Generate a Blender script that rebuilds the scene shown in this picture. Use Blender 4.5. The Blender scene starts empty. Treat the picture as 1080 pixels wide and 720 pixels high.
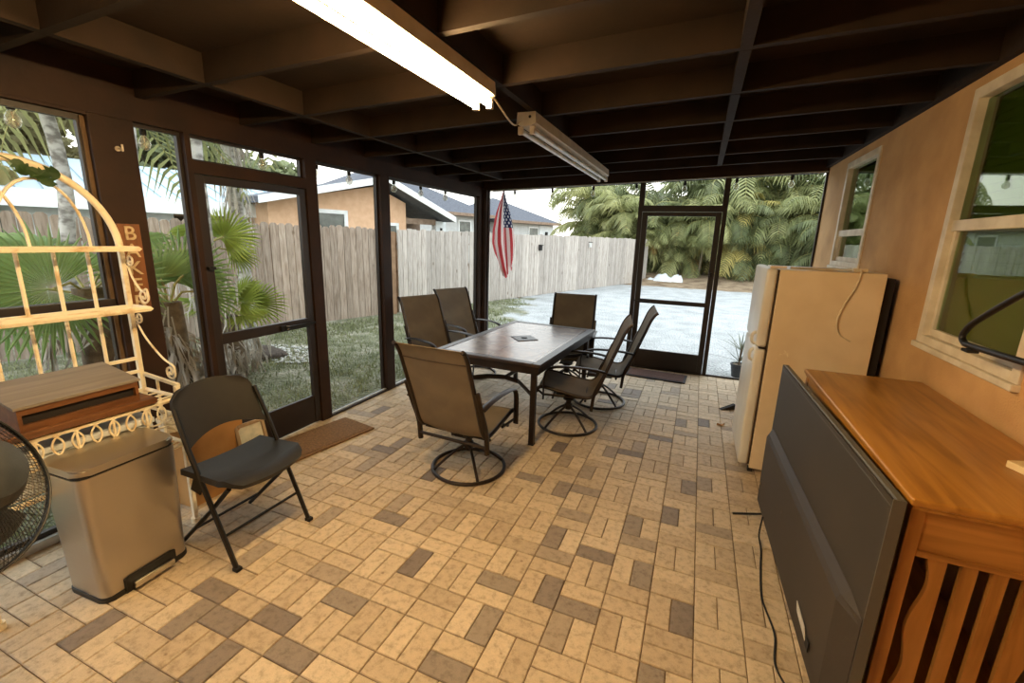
import bpy, bmesh, math, random
from mathutils import Vector, Matrix, noise
random.seed(7)
sc = bpy.context.scene
COL = sc.collection
PI = math.pi
def R_(d): return math.radians(d)

# ------------------------------------------------------------------ materials
def lin(c):
    o = []
    for v in c:
        v = v/255.0
        o.append(v/12.92 if v <= .04045 else ((v+.055)/1.055)**2.4)
    return (o[0], o[1], o[2], 1)

class NT:
    def __init__(s, name):
        s.m = bpy.data.materials.new(name); s.m.use_nodes = True
        s.t = s.m.node_tree; s.t.nodes.clear()
        s.out = s.n('ShaderNodeOutputMaterial')
    def n(s, t, **kw):
        x = s.t.nodes.new(t)
        for k, v in kw.items():
            if k.startswith('i_'):
                x.inputs[int(k[2:])].default_value = v
            else: setattr(x, k, v)
        return x
    def l(s, a, b): s.t.links.new(a, b)
    def inp(s, node, name, v): node.inputs[name].default_value = v

def coord(t, scale=(1,1,1), rot=(0,0,0), kind='Object'):
    tc = t.n('ShaderNodeTexCoord'); mp = t.n('ShaderNodeMapping')
    mp.inputs['Scale'].default_value = scale; mp.inputs['Rotation'].default_value = rot
    t.l(tc.outputs[kind], mp.inputs['Vector']); return mp.outputs['Vector']

def ramp(t, src, stops):
    r = t.n('ShaderNodeValToRGB'); e = r.color_ramp.elements
    while len(e) < len(stops): e.new(.5)
    for k, (p, c) in enumerate(stops): e[k].position = p; e[k].color = c
    t.l(src, r.inputs['Fac']); return r.outputs['Color']

def mat(name, c, rough=.6, metal=0, c2=None, scale=8, stretch=(1,1,1), detail=4, lo=.35, hi=.65,
        bump=0, bscale=None, spec=None, coat=0, rot=(0,0,0), bstretch=None, trans=0, rnd=0, bdist=.01):
    """principled surface whose colour wanders between c and c2 with noise"""
    t = NT(name); p = t.n('ShaderNodeBsdfPrincipled'); t.l(p.outputs[0], t.out.inputs[0])
    p.inputs['Roughness'].default_value = rough; p.inputs['Metallic'].default_value = metal
    if spec is not None: p.inputs['Specular IOR Level'].default_value = spec
    if coat: p.inputs['Coat Weight'].default_value = coat; p.inputs['Coat Roughness'].default_value = .15
    if trans: p.inputs['Transmission Weight'].default_value = trans
    c2 = c2 or tuple(min(255, v*.86) for v in c)
    v = coord(t, stretch, rot)
    nz = t.n('ShaderNodeTexNoise'); nz.inputs['Scale'].default_value = scale; nz.inputs['Detail'].default_value = detail
    t.l(v, nz.inputs['Vector'])
    col = ramp(t, nz.outputs['Fac'], [(lo, lin(c2)), (hi, lin(c))])
    if rnd:
        g = t.n('ShaderNodeNewGeometry'); mm = t.n('ShaderNodeMapRange')
        mm.inputs['To Min'].default_value = 1-rnd; mm.inputs['To Max'].default_value = 1+rnd
        t.l(g.outputs['Random Per Island'], mm.inputs['Value'])
        hs = t.n('ShaderNodeHueSaturation'); t.l(mm.outputs[0], hs.inputs['Value']); t.l(col, hs.inputs['Color']); col = hs.outputs['Color']
    t.l(col, p.inputs['Base Color'])
    if bump:
        b = t.n('ShaderNodeBump'); b.inputs['Strength'].default_value = bump; b.inputs['Distance'].default_value = bdist
        nb = t.n('ShaderNodeTexNoise'); nb.inputs['Scale'].default_value = bscale or scale*4; nb.inputs['Detail'].default_value = 3
        t.l(coord(t, bstretch or stretch, rot), nb.inputs['Vector'])
        t.l(nb.outputs['Fac'], b.inputs['Height']); t.l(b.outputs[0], p.inputs['Normal'])
    return t.m

def wood(name, c, c2, axis=1, scale=3, rough=.5, ring=9, coat=0, bump=.15, c3=None):
    """grain running along an axis"""
    t = NT(name); p = t.n('ShaderNodeBsdfPrincipled'); t.l(p.outputs[0], t.out.inputs[0])
    p.inputs['Roughness'].default_value = rough
    if coat: p.inputs['Coat Weight'].default_value = coat; p.inputs['Coat Roughness'].default_value = .2
    s = [ring, ring, ring]; s[axis] = ring*.09
    v = coord(t, tuple(s))
    nz = t.n('ShaderNodeTexNoise'); nz.inputs['Scale'].default_value = scale; nz.inputs['Detail'].default_value = 6; nz.inputs['Distortion'].default_value = .6
    t.l(v, nz.inputs['Vector'])
    stops = [(.3, lin(c2)), (.68, lin(c))]
    if c3: stops = [(.28, lin(c2)), (.5, lin(c)), (.72, lin(c3))]
    col = ramp(t, nz.outputs['Fac'], stops); t.l(col, p.inputs['Base Color'])
    if bump:
        b = t.n('ShaderNodeBump'); b.inputs['Strength'].default_value = bump; b.inputs['Distance'].default_value = .004
        t.l(nz.outputs['Fac'], b.inputs['Height']); t.l(b.outputs[0], p.inputs['Normal'])
    return t.m

def emis(name, c, strength):
    t = NT(name); e = t.n('ShaderNodeEmission'); e.inputs[0].default_value = lin(c); e.inputs[1].default_value = strength
    t.l(e.outputs[0], t.out.inputs[0]); return t.m

def glassy(name, tint, refl=.08, rough=.02, opacity=.0, body=(60,70,60), fres=1.45):
    """thin pane: mostly clear with a mirror film set by the angle"""
    t = NT(name)
    tr = t.n('ShaderNodeBsdfTransparent'); tr.inputs[0].default_value = lin(tint)
    gl = t.n('ShaderNodeBsdfGlossy'); gl.inputs['Roughness'].default_value = rough; gl.inputs[0].default_value = lin((240,246,240))
    lw = t.n('ShaderNodeLayerWeight'); pw = t.n('ShaderNodeMath', operation='POWER'); pw.inputs[1].default_value = 4.0; t.l(lw.outputs['Facing'], pw.inputs[0])
    ad = t.n('ShaderNodeMath', operation='MULTIPLY_ADD'); ad.inputs[1].default_value = .75; ad.inputs[2].default_value = refl; ad.use_clamp = True
    t.l(pw.outputs[0], ad.inputs[0])
    mx = t.n('ShaderNodeMixShader'); t.l(ad.outputs[0], mx.inputs[0]); t.l(tr.outputs[0], mx.inputs[1]); t.l(gl.outputs[0], mx.inputs[2])
    src = mx.outputs[0]
    if opacity:
        df = t.n('ShaderNodeBsdfDiffuse'); df.inputs[0].default_value = lin(body)
        m2 = t.n('ShaderNodeMixShader'); m2.inputs[0].default_value = opacity
        t.l(src, m2.inputs[1]); t.l(df.outputs[0], m2.inputs[2]); src = m2.outputs[0]
    t.l(src, t.out.inputs[0]); return t.m

def screenmat():
    t = NT('insect_screen_mesh')
    tr = t.n('ShaderNodeBsdfTransparent')
    df = t.n('ShaderNodeBsdfDiffuse'); df.inputs[0].default_value = lin((88,88,86))
    mx = t.n('ShaderNodeMixShader'); mx.inputs[0].default_value = .10
    t.l(tr.outputs[0], mx.inputs[1]); t.l(df.outputs[0], mx.inputs[2]); t.l(mx.outputs[0], t.out.inputs[0]); return t.m

def leafmat(name, c, c2, trans=.35, rough=.5, rnd=.25, scale=2.0):
    t = NT(name)
    v = coord(t); nz = t.n('ShaderNodeTexNoise'); nz.inputs['Scale'].default_value = scale; t.l(v, nz.inputs['Vector'])
    col = ramp(t, nz.outputs['Fac'], [(.35, lin(c2)), (.65, lin(c))])
    g = t.n('ShaderNodeNewGeometry'); mm = t.n('ShaderNodeMapRange'); mm.inputs['To Min'].default_value = 1-rnd; mm.inputs['To Max'].default_value = 1+rnd
    t.l(g.outputs['Random Per Island'], mm.inputs['Value'])
    hs = t.n('ShaderNodeHueSaturation'); t.l(mm.outputs[0], hs.inputs['Value']); t.l(col, hs.inputs['Color'])
    p = t.n('ShaderNodeBsdfPrincipled'); p.inputs['Roughness'].default_value = rough
    p.inputs['Specular IOR Level'].default_value = .3
    tl = t.n('ShaderNodeBsdfTranslucent'); t.l(hs.outputs[0], p.inputs['Base Color']); t.l(hs.outputs[0], tl.inputs[0])
    mx = t.n('ShaderNodeMixShader'); mx.inputs[0].default_value = trans
    t.l(p.outputs[0], mx.inputs[1]); t.l(tl.outputs[0], mx.inputs[2]); t.l(mx.outputs[0], t.out.inputs[0]); return t.m

# ------------------------------------------------------------------ mesh builder
class MB:
    def __init__(s): s.b = bmesh.new(); s.mi = 0
    def _f(s, vs):
        try:
            f = s.b.faces.new(vs); f.material_index = s.mi; return f
        except ValueError: return None
    def box(s, x0, x1, y0, y1, z0, z1, M=None, bev=0, seg=2):
        P = [(x0,y0,z0),(x1,y0,z0),(x1,y1,z0),(x0,y1,z0),(x0,y0,z1),(x1,y0,z1),(x1,y1,z1),(x0,y1,z1)]
        vs = [s.b.verts.new((M @ Vector(p)) if M else p) for p in P]
        fs = [s._f([vs[i] for i in q]) for q in ((3,2,1,0),(4,5,6,7),(0,1,5,4),(1,2,6,5),(2,3,7,6),(3,0,4,7))]
        if bev:
            es = list({e for f in fs for e in f.edges})
            r = bmesh.ops.bevel(s.b, geom=es, offset=bev, segments=seg, affect='EDGES', profile=.6)
            for f in r['faces']: f.material_index = s.mi
        return s
    def hexa(s, P):
        vs = [s.b.verts.new(p) for p in P]
        for q in ((3,2,1,0),(4,5,6,7),(0,1,5,4),(1,2,6,5),(2,3,7,6),(3,0,4,7)): s._f([vs[i] for i in q])
        return s
    def prism(s, poly, h0, h1, plane='xy', M=None, bev=0):
        """poly in 2D, extruded along the remaining axis from h0 to h1"""
        def P(a, b, h):
            v = {'xy':(a,b,h), 'yz':(h,a,b), 'xz':(a,h,b)}[plane]
            return (M @ Vector(v)) if M else v
        A = [s.b.verts.new(P(a,b,h0)) for a, b in poly]; B = [s.b.verts.new(P(a,b,h1)) for a, b in poly]
        n = len(poly); fs = [s._f(A[::-1]), s._f(B)]
        for i in range(n): fs.append(s._f([A[i], A[(i+1)%n], B[(i+1)%n], B[i]]))
        if bev:
            es = [e for f in fs[:2] if f for e in f.edges]
            r = bmesh.ops.bevel(s.b, geom=list(set(es)), offset=bev, segments=2, affect='EDGES')
            for f in r['faces']: f.material_index = s.mi
        return s
    def tube(s, pts, r, n=8, closed=False, cap=True, flat=None, up=None):
        """round (or flattened: flat=(a,b)) bar along a path"""
        pts = [Vector(p) for p in pts]; m = len(pts); rings = []
        rr = r if isinstance(r, (list, tuple)) else [r]*m
        prev = None
        for i, p in enumerate(pts):
            if closed: d = pts[(i+1)%m]-pts[i-1]
            elif i == 0: d = pts[1]-p
            elif i == m-1: d = p-pts[i-1]
            else: d = (pts[i+1]-p).normalized()+(p-pts[i-1]).normalized()
            if d.length < 1e-9: d = Vector((0,0,1))
            d.normalize()
            if up is not None:
                u = Vector(up)-d*d.dot(Vector(up))
                if u.length < 1e-4: u = d.orthogonal()
            elif prev is None: u = d.orthogonal()
            else: u = prev-d*d.dot(prev)
            u.normalize(); prev = u; w = d.cross(u)
            a, b = (flat if flat else (1,1))
            rings.append([s.b.verts.new(p+u*math.cos(2*PI*k/n)*rr[i]*a+w*math.sin(2*PI*k/n)*rr[i]*b) for k in range(n)])
        for i in range(m if closed else m-1):
            A, B = rings[i], rings[(i+1)%m]
            off = 0
            if closed and i == m-1:
                off = min(range(n), key=lambda o: sum((A[k].co-B[(k+o)%n].co).length for k in range(n)))
            for k in range(n): s._f([A[k], A[(k+1)%n], B[(k+1+off)%n], B[(k+off)%n]])
        if cap and not closed: s._f(rings[0][::-1]); s._f(rings[-1])
        return s
    def cyl(s, c, r, h, n=24, axis=2, r2=None):
        c = Vector(c); d = Vector((0,0,0)); d[axis] = 1
        return s.tube([c, c+d*h], [r, r if r2 is None else r2], n=n)
    def lathe(s, prof, c=(0,0,0), n=24, M=None):
        c = Vector(c); rings = []
        for r, z in prof:
            ring = []
            for k in range(n):
                v = Vector((r*math.cos(2*PI*k/n), r*math.sin(2*PI*k/n), z))
                ring.append(s.b.verts.new((M @ v if M else v)+c))
            rings.append(ring)
        for A, B in zip(rings, rings[1:]):
            for k in range(n): s._f([A[k], A[(k+1)%n], B[(k+1)%n], B[k]])
        s._f(rings[0][::-1]); s._f(rings[-1]); return s
    def grid(s, fn, nu, nv, thick=0, closed_u=False):
        """surface fn(u,v)->point; with thickness it gets a back and sides"""
        def sheet(o):
            return [[s.b.verts.new(o(i/nu, j/nv)) for j in range(nv+1)] for i in range(nu+1)]
        def nrm(u, v):
            e = 1e-3
            a = Vector(fn(min(1,u+e), v))-Vector(fn(max(0,u-e), v)); b = Vector(fn(u, min(1,v+e)))-Vector(fn(u, max(0,v-e)))
            q = a.cross(b); return q.normalized() if q.length > 1e-12 else Vector((0,0,1))
        A = sheet(lambda u, v: Vector(fn(u, v)))
        uvl = s.b.loops.layers.uv.verify()
        def quad(a, b, c, d, uv):
            f = s._f([a, b, c, d])
            if f:
                for lp, q in zip(f.loops, uv): lp[uvl].uv = q
        for i in range(nu):
            for j in range(nv):
                uv = [(i/nu,j/nv),((i+1)/nu,j/nv),((i+1)/nu,(j+1)/nv),(i/nu,(j+1)/nv)]
                quad(A[i][j], A[i+1][j], A[i+1][j+1], A[i][j+1], uv)
        if thick:
            B = sheet(lambda u, v: Vector(fn(u, v))-nrm(u, v)*thick)
            for i in range(nu):
                for j in range(nv):
                    uv = [(i/nu,(j+1)/nv),((i+1)/nu,(j+1)/nv),((i+1)/nu,j/nv),(i/nu,j/nv)]
                    quad(B[i][j+1], B[i+1][j+1], B[i+1][j], B[i][j], uv)
            for i in range(nu):
                s._f([A[i+1][0], A[i][0], B[i][0], B[i+1][0]]); s._f([A[i][nv], A[i+1][nv], B[i+1][nv], B[i][nv]])
            for j in range(nv):
                s._f([A[0][j], A[0][j+1], B[0][j+1], B[0][j]]); s._f([A[nu][j+1], A[nu][j], B[nu][j], B[nu][j+1]])
        return s
    def build(s, name, m, parent=None, smooth=None, loc=None, rotz=0):
        me = bpy.data.meshes.new(name)
        bmesh.ops.recalc_face_normals(s.b, faces=s.b.faces)
        if smooth is not None:
            for f in s.b.faces: f.smooth = True
            lim = math.radians(smooth)
            for e in s.b.edges:
                if len(e.link_faces) == 2 and e.link_faces[0].normal.length and e.link_faces[1].normal.length:
                    e.smooth = e.calc_face_angle(0) < lim
        s.b.to_mesh(me); s.b.free()
        for q in (m if isinstance(m, (list, tuple)) else [m]): me.materials.append(q)
        o = bpy.data.objects.new(name, me); COL.objects.link(o)
        if parent: o.parent = parent
        if loc: o.location = loc
        o.rotation_euler.z = rotz
        return o

def tag(o, label=None, cat=None, group=None, kind=None):
    if label: o['label'] = label
    if cat: o['category'] = cat
    if group: o['group'] = group
    if kind: o['kind'] = kind
    return o
def empty(name, loc=(0,0,0), rz=0, label=None, cat=None, group=None, kind=None):
    o = bpy.data.objects.new(name, None); COL.objects.link(o); o.empty_display_size = .1
    o.location = loc; o.rotation_euler = (0,0,rz)
    return tag(o, label, cat, group, kind)
def copy_tree(o, parent=None):
    c = o.copy(); COL.objects.link(c)
    if parent: c.parent = parent
    for ch in list(o.children): copy_tree(ch, c)
    return c
def arc(c, r, a0, a1, n, plane='xz'):
    out = []
    for k in range(n+1):
        a = R_(a0+(a1-a0)*k/n); p, q = r*math.cos(a), r*math.sin(a)
        out.append({'xz':(c[0]+p,c[1],c[2]+q),'yz':(c[0],c[1]+p,c[2]+q),'xy':(c[0]+p,c[1]+q,c[2])}[plane])
    return out
def smooth_path(pts, n=6):
    """catmull-rom through the points"""
    P = [Vector(p) for p in pts]; out = []
    for i in range(len(P)-1):
        a = P[i-1] if i else P[0]*2-P[1]; b, c = P[i], P[i+1]; d = P[i+2] if i+2 < len(P) else P[-1]*2-P[-2]
        for k in range(n):
            t = k/n
            out.append(.5*((2*b)+(c-a)*t+(2*a-5*b+4*c-d)*t*t+(3*b-a-3*c+d)*t**3))
    out.append(P[-1]); return out
def rrect(w, h, r, n=4, cx=0, cy=0):
    out = []
    for (sx, sy, a0) in ((1,1,0),(-1,1,90),(-1,-1,180),(1,-1,270)):
        for k in range(n+1):
            a = R_(a0+90*k/n); out.append((cx+sx*(w/2-r)+r*math.cos(a), cy+sy*(h/2-r)+r*math.sin(a)))
    return out
# ------------------------------------------------------------------ palette
m_brown = mat('dark_brown_paint', (50,31,19), .6, spec=.25, c2=(39,24,15), scale=5, bump=.1, bscale=40)
m_ceil = mat('dark_brown_ceiling_paint', (46,33,22), .8, spec=.2, c2=(36,26,17), scale=4, bump=.15, bscale=30)
m_alu = mat('bronze_aluminium', (38,27,21), .45, c2=(30,22,18), scale=6)
m_sill = mat('weathered_white_sill', (196,198,196), .6, c2=(165,166,162), scale=12)
m_stucco = mat('tan_stucco', (208,165,112), .9, c2=(186,144,94), scale=3, bump=.55, bscale=95, bdist=.006)
m_screen = screenmat()
m_white = mat('white_vinyl', (226,214,192), .5, c2=(206,192,168), scale=9)
m_cream = mat('chipped_cream_paint', (238,226,198), .5, c2=(206,178,134), scale=14, lo=.3, hi=.48, bump=.1)
m_bronze = mat('dark_bronze_metal', (48,36,28), .42, metal=.35, c2=(36,27,21), scale=10)
m_blackmetal = mat('black_metal', (26,24,22), .45, metal=.2, c2=(20,18,17), scale=10)
m_blackplastic = mat('black_plastic', (30,27,25), .5, c2=(24,22,20), scale=20, bump=.08, bscale=200)
m_chrome = mat('worn_chrome', (210,210,205), .25, metal=1, c2=(190,188,180), scale=20)
m_rubber = mat('dark_rubber', (24,22,20), .8)

def basket_sling():
    t = NT('brown_woven_sling'); p = t.n('ShaderNodeBsdfPrincipled'); t.l(p.outputs[0], t.out.inputs[0])
    p.inputs['Roughness'].default_value = .75
    v = coord(t, (1,1,1)); nz = t.n('ShaderNodeTexNoise'); nz.inputs['Scale'].default_value = 6; t.l(v, nz.inputs['Vector'])
    col = ramp(t, nz.outputs['Fac'], [(.35, lin((120,106,86))), (.65, lin((134,119,97)))])
    w = t.n('ShaderNodeTexWave', wave_type='BANDS', bands_direction='X'); w.inputs['Scale'].default_value = 90; t.l(v, w.inputs['Vector'])
    w2 = t.n('ShaderNodeTexWave', wave_type='BANDS', bands_direction='Z'); w2.inputs['Scale'].default_value = 90; t.l(v, w2.inputs['Vector'])
    ml = t.n('ShaderNodeMath', operation='MULTIPLY'); t.l(w.outputs['Fac'], ml.inputs[0]); t.l(w2.outputs['Fac'], ml.inputs[1])
    mx = t.n('ShaderNodeMixRGB', blend_type='MULTIPLY'); mx.inputs[0].default_value = .4
    rr = ramp(t, ml.outputs[0], [(0, (.55,.55,.55,1)), (.5, (1,1,1,1))]); t.l(col, mx.inputs[1]); t.l(rr, mx.inputs[2]); t.l(mx.outputs[0], p.inputs['Base Color'])
    tl = t.n('ShaderNodeBsdfTranslucent'); t.l(mx.outputs[0], tl.inputs[0])
    ms = t.n('ShaderNodeMixShader'); ms.inputs[0].default_value = .18; t.l(p.outputs[0], ms.inputs[1]); t.l(tl.outputs[0], ms.inputs[2]); t.l(ms.outputs[0], t.out.inputs[0])
    return t.m
m_sling = basket_sling()

# ------------------------------------------------------------------ room constants
XL, XR, YF, YB = -3.185, 1.05, 4.2416, -3.6
def zroof(x): return 2.511+.037*x          # underside of the rafters: the roof falls away from the house

# ------------------------------------------------------------------ floor: basket-weave pavers
def paver_mat():
    t = NT('tan_concrete_paver'); p = t.n('ShaderNodeBsdfPrincipled'); t.l(p.outputs[0], t.out.inputs[0])
    p.inputs['Roughness'].default_value = .62; p.inputs['Specular IOR Level'].default_value = .35
    at = t.n('ShaderNodeAttribute', attribute_name='tone')
    col = ramp(t, at.outputs['Fac'], [(0, lin((120,108,100))), (.25, lin((156,142,126))), (.4, lin((188,168,140))), (.7, lin((206,186,156))), (1, lin((219,200,170)))])
    v = coord(t)
    nz = t.n('ShaderNodeTexNoise'); nz.inputs['Scale'].default_value = 26; nz.inputs['Detail'].default_value = 9; nz.inputs['Roughness'].default_value = .68; t.l(v, nz.inputs['Vector'])
    st = ramp(t, nz.outputs['Fac'], [(.32, (.62,.59,.56,1)), (.5, (.97,.97,.97,1)), (.7, (1.1,1.09,1.07,1))])
    mx = t.n('ShaderNodeMixRGB', blend_type='MULTIPLY'); mx.inputs[0].default_value = 1; t.l(col, mx.inputs[1]); t.l(st, mx.inputs[2])
    n2 = t.n('ShaderNodeTexNoise'); n2.inputs['Scale'].default_value = 300; t.l(v, n2.inputs['Vector'])
    sp = ramp(t, n2.outputs['Fac'], [(.3, (.8,.8,.8,1)), (.6, (1.04,1.04,1.04,1))])
    m2 = t.n('ShaderNodeMixRGB', blend_type='MULTIPLY'); m2.inputs[0].default_value = .6; t.l(mx.outputs[0], m2.inputs[1]); t.l(sp, m2.inputs[2])
    n3 = t.n('ShaderNodeTexVoronoi'); n3.inputs['Scale'].default_value = 7; t.l(v, n3.inputs['Vector'])
    sp3 = ramp(t, n3.outputs['Distance'], [(.03, (.42,.33,.28,1)), (.07, (1,1,1,1))])
    m3 = t.n('ShaderNodeMixRGB', blend_type='MULTIPLY'); m3.inputs[0].default_value = .7; t.l(m2.outputs[0], m3.inputs[1]); t.l(sp3, m3.inputs[2])
    t.l(m3.outputs[0], p.inputs['Base Color'])
    b = t.n('ShaderNodeBump'); b.inputs['Strength'].default_value = .35; b.inputs['Distance'].default_value = .003
    t.l(n2.outputs['Fac'], b.inputs['Height']); t.l(b.outputs[0], p.inputs['Normal'])
    return t.m
m_sand = mat('joint_sand', (122,98,72), .95, c2=(92,72,52), scale=30)

def make_floor():
    b = .1016; g = .0019
    offs = {-5:1, -4:0, -3:2, -2:3, -1:1, 0:2, 1:3}
    def off(i):
        if i in offs: return offs[i]
        random.seed(i*13+5); return (i*3+random.choice((0,1,1,2)))%4
    darks = [(-0.793,.39),(-0.533,.262),(-0.862,.832),(-0.687,-.161),(-0.464,-.122),(-1.325,-.259),(-1.522,-.552),(-0.089,-.012),(-0.866,-.617),(-2.147,-.76),(-2.118,-.928),(-2.351,-1.061),(-1.737,-.784),(-0.145,.796),(-1.043,1.343),(-0.093,1.224),(-0.485,1.577),(-0.153,2.402),(-0.231,1.996),(.076,2.617),(-1.74,.611),(-2.255,.963),(-2.391,.743),(-2.856,1.415),(-1.76,-.923),(-1.511,-.905),(-1.999,-.902),(-.9,2.72),(-.62,2.95)]
    mids = [(-0.818,-.141),(-0.381,.685),(-0.72,.886),(-0.908,-.381),(-0.753,3.236),(-1.129,.903),(-0.683,1.481),(-1.963,-1.129),(-.3,.3),(-.2,-.35)]
    M = MB(); bm = M.b; lay = bm.faces.layers.float.new('tone')
    rnd = random.Random(11)
    x0, x1, y0, y1 = XL-.05, XR+.02, YB, YF+.06
    cells = []
    for i in range(math.floor(x0/(2*b))-1, math.ceil(x1/(2*b))+1):
        o = off(i)
        for k in range(math.floor(y0/(4*b))-2, math.ceil(y1/(4*b))+2):
            ys = (4*k+o)*b                                # col i: an upright pair ends nearer the camera at offset o
            X = i*2*b
            cells += [(X, X+b, ys-2*b, ys), (X+b, X+2*b, ys-2*b, ys), (X, X+2*b, ys, ys+b), (X, X+2*b, ys+b, ys+2*b)]
    for (xa, xb, ya, yb) in cells:
        xa, xb, ya, yb = max(xa,x0), min(xb,x1), max(ya,y0), min(yb,y1)
        if xb-xa < .01 or yb-ya < .01: continue
        xa += g; xb -= g; ya += g; yb -= g
        r = rnd.random(); tone = .38+.5*r
        if r > .95: tone = .3
        if rnd.random() < .012: tone = .12+.12*rnd.random()
        if any(xa <= p <= xb and ya <= q <= yb for p, q in darks): tone = .04+.14*rnd.random()
        elif any(xa <= p <= xb and ya <= q <= yb for p, q in mids): tone = .2+.06*rnd.random()
        elif -1.7 < xa < 1 and -1.8 < ya < 2.2 and tone < .3: tone = .42
        h = rnd.uniform(-.0012, .0012); c = .0035
        tx, ty = rnd.uniform(-.0008,.0008), rnd.uniform(-.0008,.0008)
        lo = [bm.verts.new(p) for p in ((xa,ya,-.03),(xb,ya,-.03),(xb,yb,-.03),(xa,yb,-.03))]
        md = [bm.verts.new((x,y,h-c+sx*tx+sy*ty)) for x, y, sx, sy in ((xa,ya,-1,-1),(xb,ya,1,-1),(xb,yb,1,1),(xa,yb,-1,1))]
        hi = [bm.verts.new((x,y,h+sx*tx+sy*ty)) for x, y, sx, sy in ((xa+c,ya+c,-1,-1),(xb-c,ya+c,1,-1),(xb-c,yb-c,1,1),(xa+c,yb-c,-1,1))]
        fs = [bm.faces.new(hi)]
        for A, B in ((lo, md), (md, hi)):
            for k in range(4): fs.append(bm.faces.new((A[k], A[(k+1)%4], B[(k+1)%4], B[k])))
        for f in fs: f[lay] = tone
    M.mi = 1; M.box(x0, x1, y0, y1, -.06, -.0075)
    o = M.build('floor', [paver_mat(), m_sand])
    return tag(o, 'tan basket weave brick paver floor of the porch', 'floor', kind='structure')
make_floor()

# ------------------------------------------------------------------ ceiling
def make_ceiling():
    M = MB(); X0, X1 = -3.75, XR+.0
    d = .14
    M.hexa([(X0,YB,zroof(X0)+d),(X1,YB,zroof(X1)+d),(X1,4.62,zroof(X1)+d),(X0,4.62,zroof(X0)+d),
            (X0,YB,zroof(X0)+d+.04),(X1,YB,zroof(X1)+d+.04),(X1,4.62,zroof(X1)+d+.04),(X0,4.62,zroof(X0)+d+.04)])
    c = tag(M.build('ceiling', m_ceil), 'dark brown roof deck over exposed rafters', 'ceiling', kind='structure')
    ys = [.46+.63*k for k in range(-6, 6)]
    for y in ys+[4.34]:
        m = MB(); xa, xb = (XL-.02, XR-.042)
        w = .019
        m.hexa([(xa,y-w,zroof(xa)),(xb,y-w,zroof(xb)),(xb,y+w,zroof(xb)),(xa,y+w,zroof(xa)),
                (xa,y-w,zroof(xa)+d),(xb,y-w,zroof(xb)+d),(xb,y+w,zroof(xb)+d),(xa,y+w,zroof(xa)+d)])
        m.build('rafter', m_ceil, c)
    m = MB(); m.box(XR-.04, XR-.001, YB, YF-.001, 2.543, zroof(XR)+d-.002); m.build('ledger', m_ceil, c)
    for xc, w in ((-.08,.024), (-2.63,.02), (-1.24,.02)):
        for k in range(len(ys)-1):
            if xc == -1.24 and not (2 <= k <= 7): continue
            ya, yb = ys[k]+.0195, ys[k+1]-.0195
            m = MB(); xa, xb = xc-w, xc+w; up = .0
            m.hexa([(xa,ya,zroof(xa)-.001),(xb,ya,zroof(xb)-.001),(xb,yb,zroof(xb)-.001),(xa,yb,zroof(xa)-.001),
                    (xa,ya,zroof(xa)+d),(xb,ya,zroof(xb)+d),(xb,yb,zroof(xb)+d),(xa,yb,zroof(xa)+d)])
            m.build('blocking', m_ceil, c)
    return c
make_ceiling()

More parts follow.
